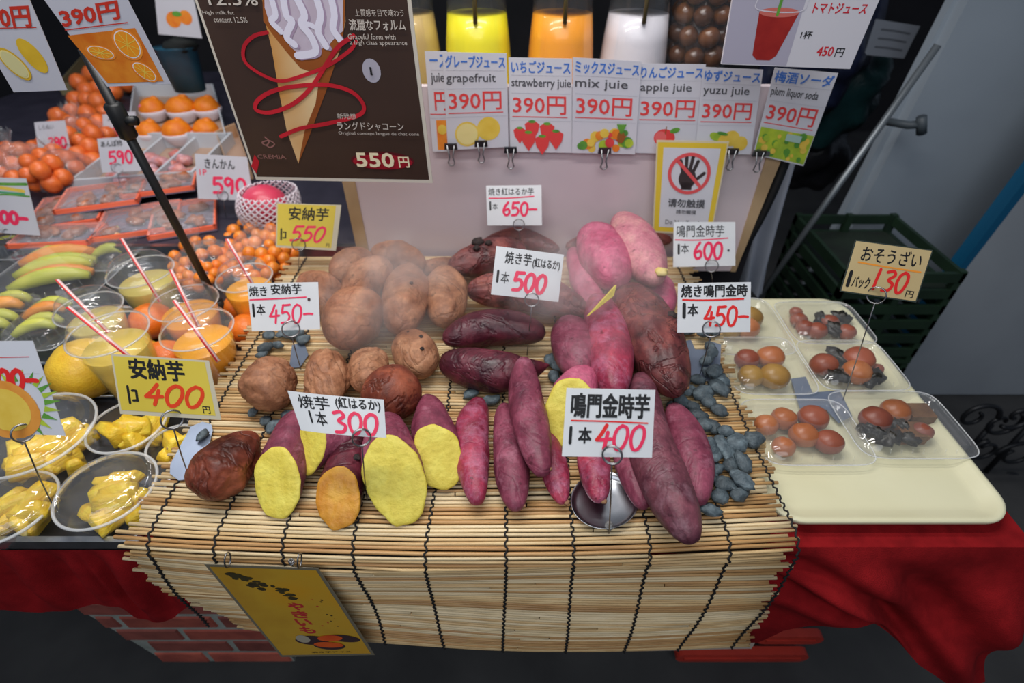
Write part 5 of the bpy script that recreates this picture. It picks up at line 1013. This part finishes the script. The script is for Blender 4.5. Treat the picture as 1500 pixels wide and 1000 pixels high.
# black pole with clamp
F_ = Pz(330, 466, LZ+.003); tp = Py(122, 72, F_.y-.03); pl = empty('black_pole', F_, 'slanting black metal pole with a clamp, rising from the steel tray', 'pole'); BP = mat('pole_black', (26,27,28), rough=.4)
mb = MB(); mb.tube([F_, tp], .0078, 12); mb.build('tube', BP, pl, True)
k = F_.lerp(tp, .80); d = (tp-F_).normalized(); mb = MB(); mb.tube([k-d*.03, k-d*.026, k+d*.026, k+d*.03], [.010,.0145,.0145,.010], 10); mb.tube([k+Vector((.004,0,0)), k+Vector((.028,-.004,.002))], .008, 8); mb.build('clamp', BP, pl, True)
mb = MB(); mb.tube([F_, F_+d*.05], .013, 12); mb.lathe([(.035,0),(.035,.004)], F_, 20); mb.build('foot', BP, pl, True)

# ------------------------------------------------------------ juice dispensers and jar behind the clipped cards
bs = empty('back_counter', (.2, 1.45, 0), 'dark counter behind the pale board carrying the juice containers', 'counter')
mb = MB(); mb.box((-.33, 1.21, .02), (.62, 1.70, 1.07)); mb.build('counter_body', mat('counter_dark', (40,38,42), rough=.6), bs)
DF = film('dispenser_plastic', body=.03, rough=.08)
def disp(cx, m, label, w0=48, tap=True):
    a = Py(cx, 60, 1.34); r = pw(w0, a); z0 = 1.071; t = empty('juice_container', (a.x, 1.34, z0), label, 'juice container', None); o = Vector((a.x, 1.34, 0))
    mb = MB(); mb.lathe([(r*1.0,z0),(r*1.12,z0+.01),(r*1.08,1.17),(r*.98,1.25),(r*.86,1.33),(r*.84,1.38),(r*.88,1.40)], o, 36, caps=(True, False)); mb.build('clear_wall', DF, t, True)
    mb = MB(); mb.lathe([(r*.97,z0+.003),(r*1.09,z0+.012),(r*1.05,1.17),(r*.96,1.25),(r*.88,1.30),(.001,1.30)], o, 36, caps=(True, False)); mb.build('juice', m, t, True)
    mb = MB(); mb.lathe([(r*.86,1.335),(r*.90,1.34),(r*.90,1.42),(r*.5,1.45)], o, 36); mb.build('lid', mat('lid_grey', (176,168,150), rough=.4), t, True)
    if tap: mb = MB(); mb.tube([o+Vector((0,-r*.9,1.40)), o+Vector((0,-r*.93,1.29))], .0045, 8); mb.build('stirrer', mat('stirrer_dark', (90,80,50), rough=.4), t, True)
disp(700, juicem('lemon', (250,240,10), (246,234,8)), 'round container of bright yellow juice behind the grapefruit card')
disp(822, juicem('mandarin', (255,170,20), (252,160,16)), 'round container of orange juice behind the strawberry and mix cards')
disp(930, juicem('milk', (226,222,228), (218,214,220)), 'round container of milky white drink behind the mix card')
disp(596, juicem('tan', (206,176,110), (196,164,96)), 'round container of tan juice mostly behind the dark poster')
a = Py(1022, 60, 1.36); o_ = Vector((a.x, 1.36, 0)); jt = empty('plum_jar', (a.x, 1.36, 1.071), 'big glass jar of brown preserved plums next to the milky drink', 'jar'); r = pw(46, a)
mb = MB(); mb.lathe([(r*.9,1.071),(r,1.09),(r,1.38),(r*.8,1.42)], o_, 36, caps=(True, False)); mb.build('glass', film('jar_glass', body=.02, rough=.03), jt, True)
PLM = mat('plum_brown', (120,72,34), (76,44,24), .3, 12, .1, coat=.5, tint=.25); g = random.Random(8)
for L in range(7):
    for k in range(7 if L % 2 else 6):
        an = 2*math.pi*k/6.5+L*.5; mb = MB(); mb.ball(o_+Vector((r*.66*math.cos(an), r*.66*math.sin(an), 1.098+L*.040)), .023*g.uniform(.9,1.1), (1,1,.92), 12, .08, k+L*9); tag(mb.build('preserved_plum', PLM, smooth=True), 'brown preserved plum inside the big glass jar', 'plum', 'preserved plums in the glass jar')
mb = MB(); mb.lathe([(r*.55,1.075),(r*.55,1.36)], o_, 16); mb.build('syrup_core', mat('syrup', (60,34,18), rough=.3), jt, True)
# ------------------------------------------------------------ things behind on the far side
VP = mat('panel_blue_grey', (148,158,168), (134,144,154), .55, 1.5); VD = mat('panel_seam', (36,42,48), rough=.6); VN = mat('panel_grey', (152,158,164), (136,142,148), .6, 2)
def slab(px0, py0, px1, py1, yy, width, th_, name, label, m, cat_='panel', up=2.6):
    a = Py(px0, py0, yy); b = Py(px1, py1, yy); d = (b-a)/(b.z-a.z); top = a+d*(up-a.z); bot = a+d*(.005-a.z); W = Vector((width, 0, 0)); mb = MB(); mb.prism([bot, bot+W, top+W, top], (0, th_, 0)); return tag(mb.build(name, m), label, cat_)
s0 = slab(1396,0,1237,310,1.70,.055,.03,'door_edge_post','pale blue-grey upright post next to the dark seam', VP, 'post')
s1 = slab(1414,9,1249,330,1.66,1.6,.04,'leaning_panel','large pale blue-grey leaning panel behind the tray', VP)
s2 = slab(1500,284,1372,450,1.45,1.3,.04,'near_panel','grey board with a bright blue edge in front of the pale panel', VN, up=2.0)
a = Py(1500,284,1.45); b = Py(1372,450,1.45); d = (b-a)/(b.z-a.z); mb = MB(); bt = a+d*(.006-a.z); tt = a+d*(1.99-a.z); W = Vector((.026,0,0)); mb.prism([bt-W*1, bt, tt, tt-W*1], (0,.045,0)); mb.build('blue_edge', mat('blue_edge', (14,84,120), rough=.4), s2)
a = Py(1300,178,1.62); b = Py(1350,182,1.55); mb = MB(); mb.tube([a, a.lerp(b,.5)+Vector((0,-.02,0)), b], .011, 8); mb.tube([b+Vector((-.01,0,.02)), b+Vector((.012,0,-.025))], .014, 8); mb.build('latch_handle', mat('latch', (70,78,84), rough=.5), s1, True)
mb = MB(); a = Py(1332,125,1.50); b = Py(1195,318,1.50); d = b-a; mb.tube([a-d*.25, b+d*1.6], .0095, 10); tag(mb.build('metal_rod', mat('rod_grey', (116,122,126), rough=.35, metal=.6), smooth=True), 'thin grey metal rod leaning in front of the pale panel', 'rod')
# green crates
GC_ = mat('crate_green', (30,52,34), (22,40,28), .5, 10); ct = empty('green_crate', (1.12, 1.42, .40), 'dark green slatted plastic crate behind the tray', 'crate'); cx0, cx1, cy0, cy1 = .93, 1.26, 1.24, 1.60
def wallslats(z0, z1, par):
    for zz in [z0+.03+i*.055 for i in range(int((z1-z0-.03)/.055)+1)]:
        for lo, hi in (((cx0,cy0,zz),(cx1,cy0+.012,zz+.03)),((cx0,cy1-.012,zz),(cx1,cy1,zz+.03)),((cx0,cy0,zz),(cx0+.012,cy1,zz+.03)),((cx1-.012,cy0,zz),(cx1,cy1,zz+.03))): mb = MB(); mb.box(lo, hi); mb.build('slat', GC_, par)
    for x in (cx0, (cx0+cx1)/2, cx1-.02):
        for y in (cy0+.001, cy1-.021): mb = MB(); mb.box((x, y, z0), (x+.02, y+.02, z1)); mb.build('upright', GC_, par)
    mb = MB(); mb.box((cx0, cy0, z0), (cx1, cy1, z0+.012)); mb.build('crate_floor', GC_, par)
wallslats(.36, .70, ct); mb = MB(); mb.box((cx0+.014, cy0+.014, .60), (cx1-.014, cy1-.014, .64)); tag(mb.build('crate_liner', mat('liner_dark', (30,44,32), (20,28,22), .7, 12)), 'dark cloth lying inside the green crate', 'cloth')
ct2 = empty('green_crate', (1.12, 1.42, 0), 'dark green crate on the floor carrying the other green crate', 'crate'); wallslats(.005, .355, ct2)
# dark bags, sign, white sheet
for i, (x, y, R, q, cc, lb) in enumerate([(1200,70,.17,(1,.6,1.2),(30,36,62),'navy crumpled plastic bag hanging high behind the tomato juice sign'),(1235,140,.13,(1,.6,1.2),(26,60,62),'dark teal crumpled plastic bag behind the plum soda card'),(1190,220,.16,(1,.6,1),(30,30,34),'black crumpled bag low behind the plum soda card')]):
    p = Py(x, y, 2.0+.1*i); mb = MB()
    mb.ball(p, R, q, 32, .5, i+2); tag(mb.build('plastic_bag', mat('bag_%d' % i, cc, tuple(int(v*.7) for v in cc), .35, 12, .8), smooth=True), lb, 'bag')
c = Card('small_grey_sign', 'small grey paper sign hanging in the dim back beside the panel', 'sign', [(1283,28),(1348,38),(1324,86),(1266,80)], Py(1305, 60, 1.9), 0, mats=mat('sign_grey', (110,116,126), rough=.6))
for k in range(3): c.line([(.2,.25+.25*k),(.5,.24+.25*k),(.85,.26+.25*k)], .06, mat('faint_print', (74,78,86), rough=.6))
c.done()
mb = MB()
def shf(u, v): px0 = 1096+70*v*0; x = (1098+(1165-1098)*u)*(1-v)+(1082+(1118-1082)*u)*v; y = 226+(432-226)*v+6*math.sin(u*9); p = Py(x, y, 1.28); return p+Vector((0, .02*math.sin(u*12+v*3), 0))
sheet(mb, shf, 20, 20); tag(mb.build('white_sheet', mat('sheet_white', (176,180,190), (160,166,178), .6, 8), smooth=True), 'white plastic sheet hanging in folds beside the pale board', 'sheet')
# scrolled ironwork
IR = mat('wrought_iron', (34,35,38), rough=.45, metal=.5); ir = empty('iron_scroll_stand', Pz(1450, 680, .0), 'dark wrought iron stand with curled scrolls beyond the tray corner', 'iron stand')
for k, (cx, cy, rp, tn) in enumerate([(1432,612,30,1),(1468,622,28,-1),(1446,660,26,1),(1488,668,34,-1),(1494,612,24,1),(1470,706,26,1)]):
    p = Py(cx, cy, 1.05+.03*(k % 2)); R = pw(rp, p); mb = MB(); P = []
    for i in range(30): f = i/29; a = tn*(f*7.2)+k; rr_ = R*(1-.78*f); P.append(p+Vector((rr_*math.cos(a), .01*f, rr_*math.sin(a))))
    mb.tube(P, [.0075*(1-.3*i/29) for i in range(30)], 8); mb.build('scroll', IR, ir, True)
p = Py(1450, 640, 1.09); 
for x in (-.03, .09): mb = MB(); mb.tube([p+Vector((x,0,.06)), Vector((p.x+x, p.y, .002))], .008, 8); mb.build('leg', IR, ir, True)
# overhead lamp fixtures that give the light
for x, y, z in ((-.35,.55,2.47),(-.1,1.0,2.52)):
    t = empty('fluorescent_lamp', (x, y, z), 'white fluorescent batten lamp hung %s the stall' % ('over the front of' if y < .8 else 'over the rear of'), 'lamp'); mb = MB(); mb.box((x-.68, y-.05, z+.02), (x+.68, y+.05, z+.07)); mb.build('housing', WBX, t)
# ------------------------------------------------------------ steam
def steam(cx, cy, z, size, dens, label, sd):
    c = Pz(cx, cy, z); mb = MB(); mb.ball(Vector((0,0,0)), 1.0, (1,1,1), 16); o = mb.build('steam', None, org=(0,0,0.0001)); o.data.materials.clear(); o.location = c; o.scale = size
    m = bpy.data.materials.new('steam_%d' % sd); m.use_nodes = True; nt = m.node_tree; N = nt.nodes; L = nt.links; N.remove(N['Principled BSDF'])
    vs = N.new('ShaderNodeVolumePrincipled'); vs.inputs['Color'].default_value = (1,1,1,1); vs.inputs['Anisotropy'].default_value = .2
    tc = N.new('ShaderNodeTexCoord'); ns = N.new('ShaderNodeTexNoise'); ns.inputs['Scale'].default_value = 1.9; ns.inputs['Detail'].default_value = 3; ns.inputs['Distortion'].default_value = .8
    mp = N.new('ShaderNodeMapping'); mp.inputs['Location'].default_value = (sd*3.1, sd, 0); mp.inputs['Scale'].default_value = (1.2,1.2,.7); L.new(tc.outputs['Object'], mp.inputs[0]); L.new(mp.outputs[0], ns.inputs['Vector'])
    ln = N.new('ShaderNodeVectorMath'); ln.operation = 'LENGTH'; L.new(tc.outputs['Object'], ln.inputs[0]); fo = N.new('ShaderNodeMapRange'); fo.inputs[1].default_value = .98; fo.inputs[2].default_value = .25; L.new(ln.outputs['Value'], fo.inputs[0])
    r = N.new('ShaderNodeMapRange'); r.inputs[1].default_value = .40; r.inputs[2].default_value = .66; r.inputs[4].default_value = dens; L.new(ns.outputs['Fac'], r.inputs[0])
    mu = N.new('ShaderNodeMath'); mu.operation = 'MULTIPLY'; L.new(r.outputs[0], mu.inputs[0]); L.new(fo.outputs[0], mu.inputs[1]); L.new(mu.outputs[0], vs.inputs['Density']); L.new(vs.outputs[0], N['Material Output'].inputs['Volume'])
    o.data.materials.append(m); tag(o, label, 'steam', None, 'stuff')
steam(560, 425, MZ+.11, (.19,.17,.12), 9, 'wisps of steam rising over the brown sweet potato heap', 1)
steam(850, 420, MZ+.15, (.19,.18,.13), 6, 'wisps of steam rising over the rear purple sweet potatoes', 2)
for o in bpy.data.objects:
    if '_o' in o: del o['_o']
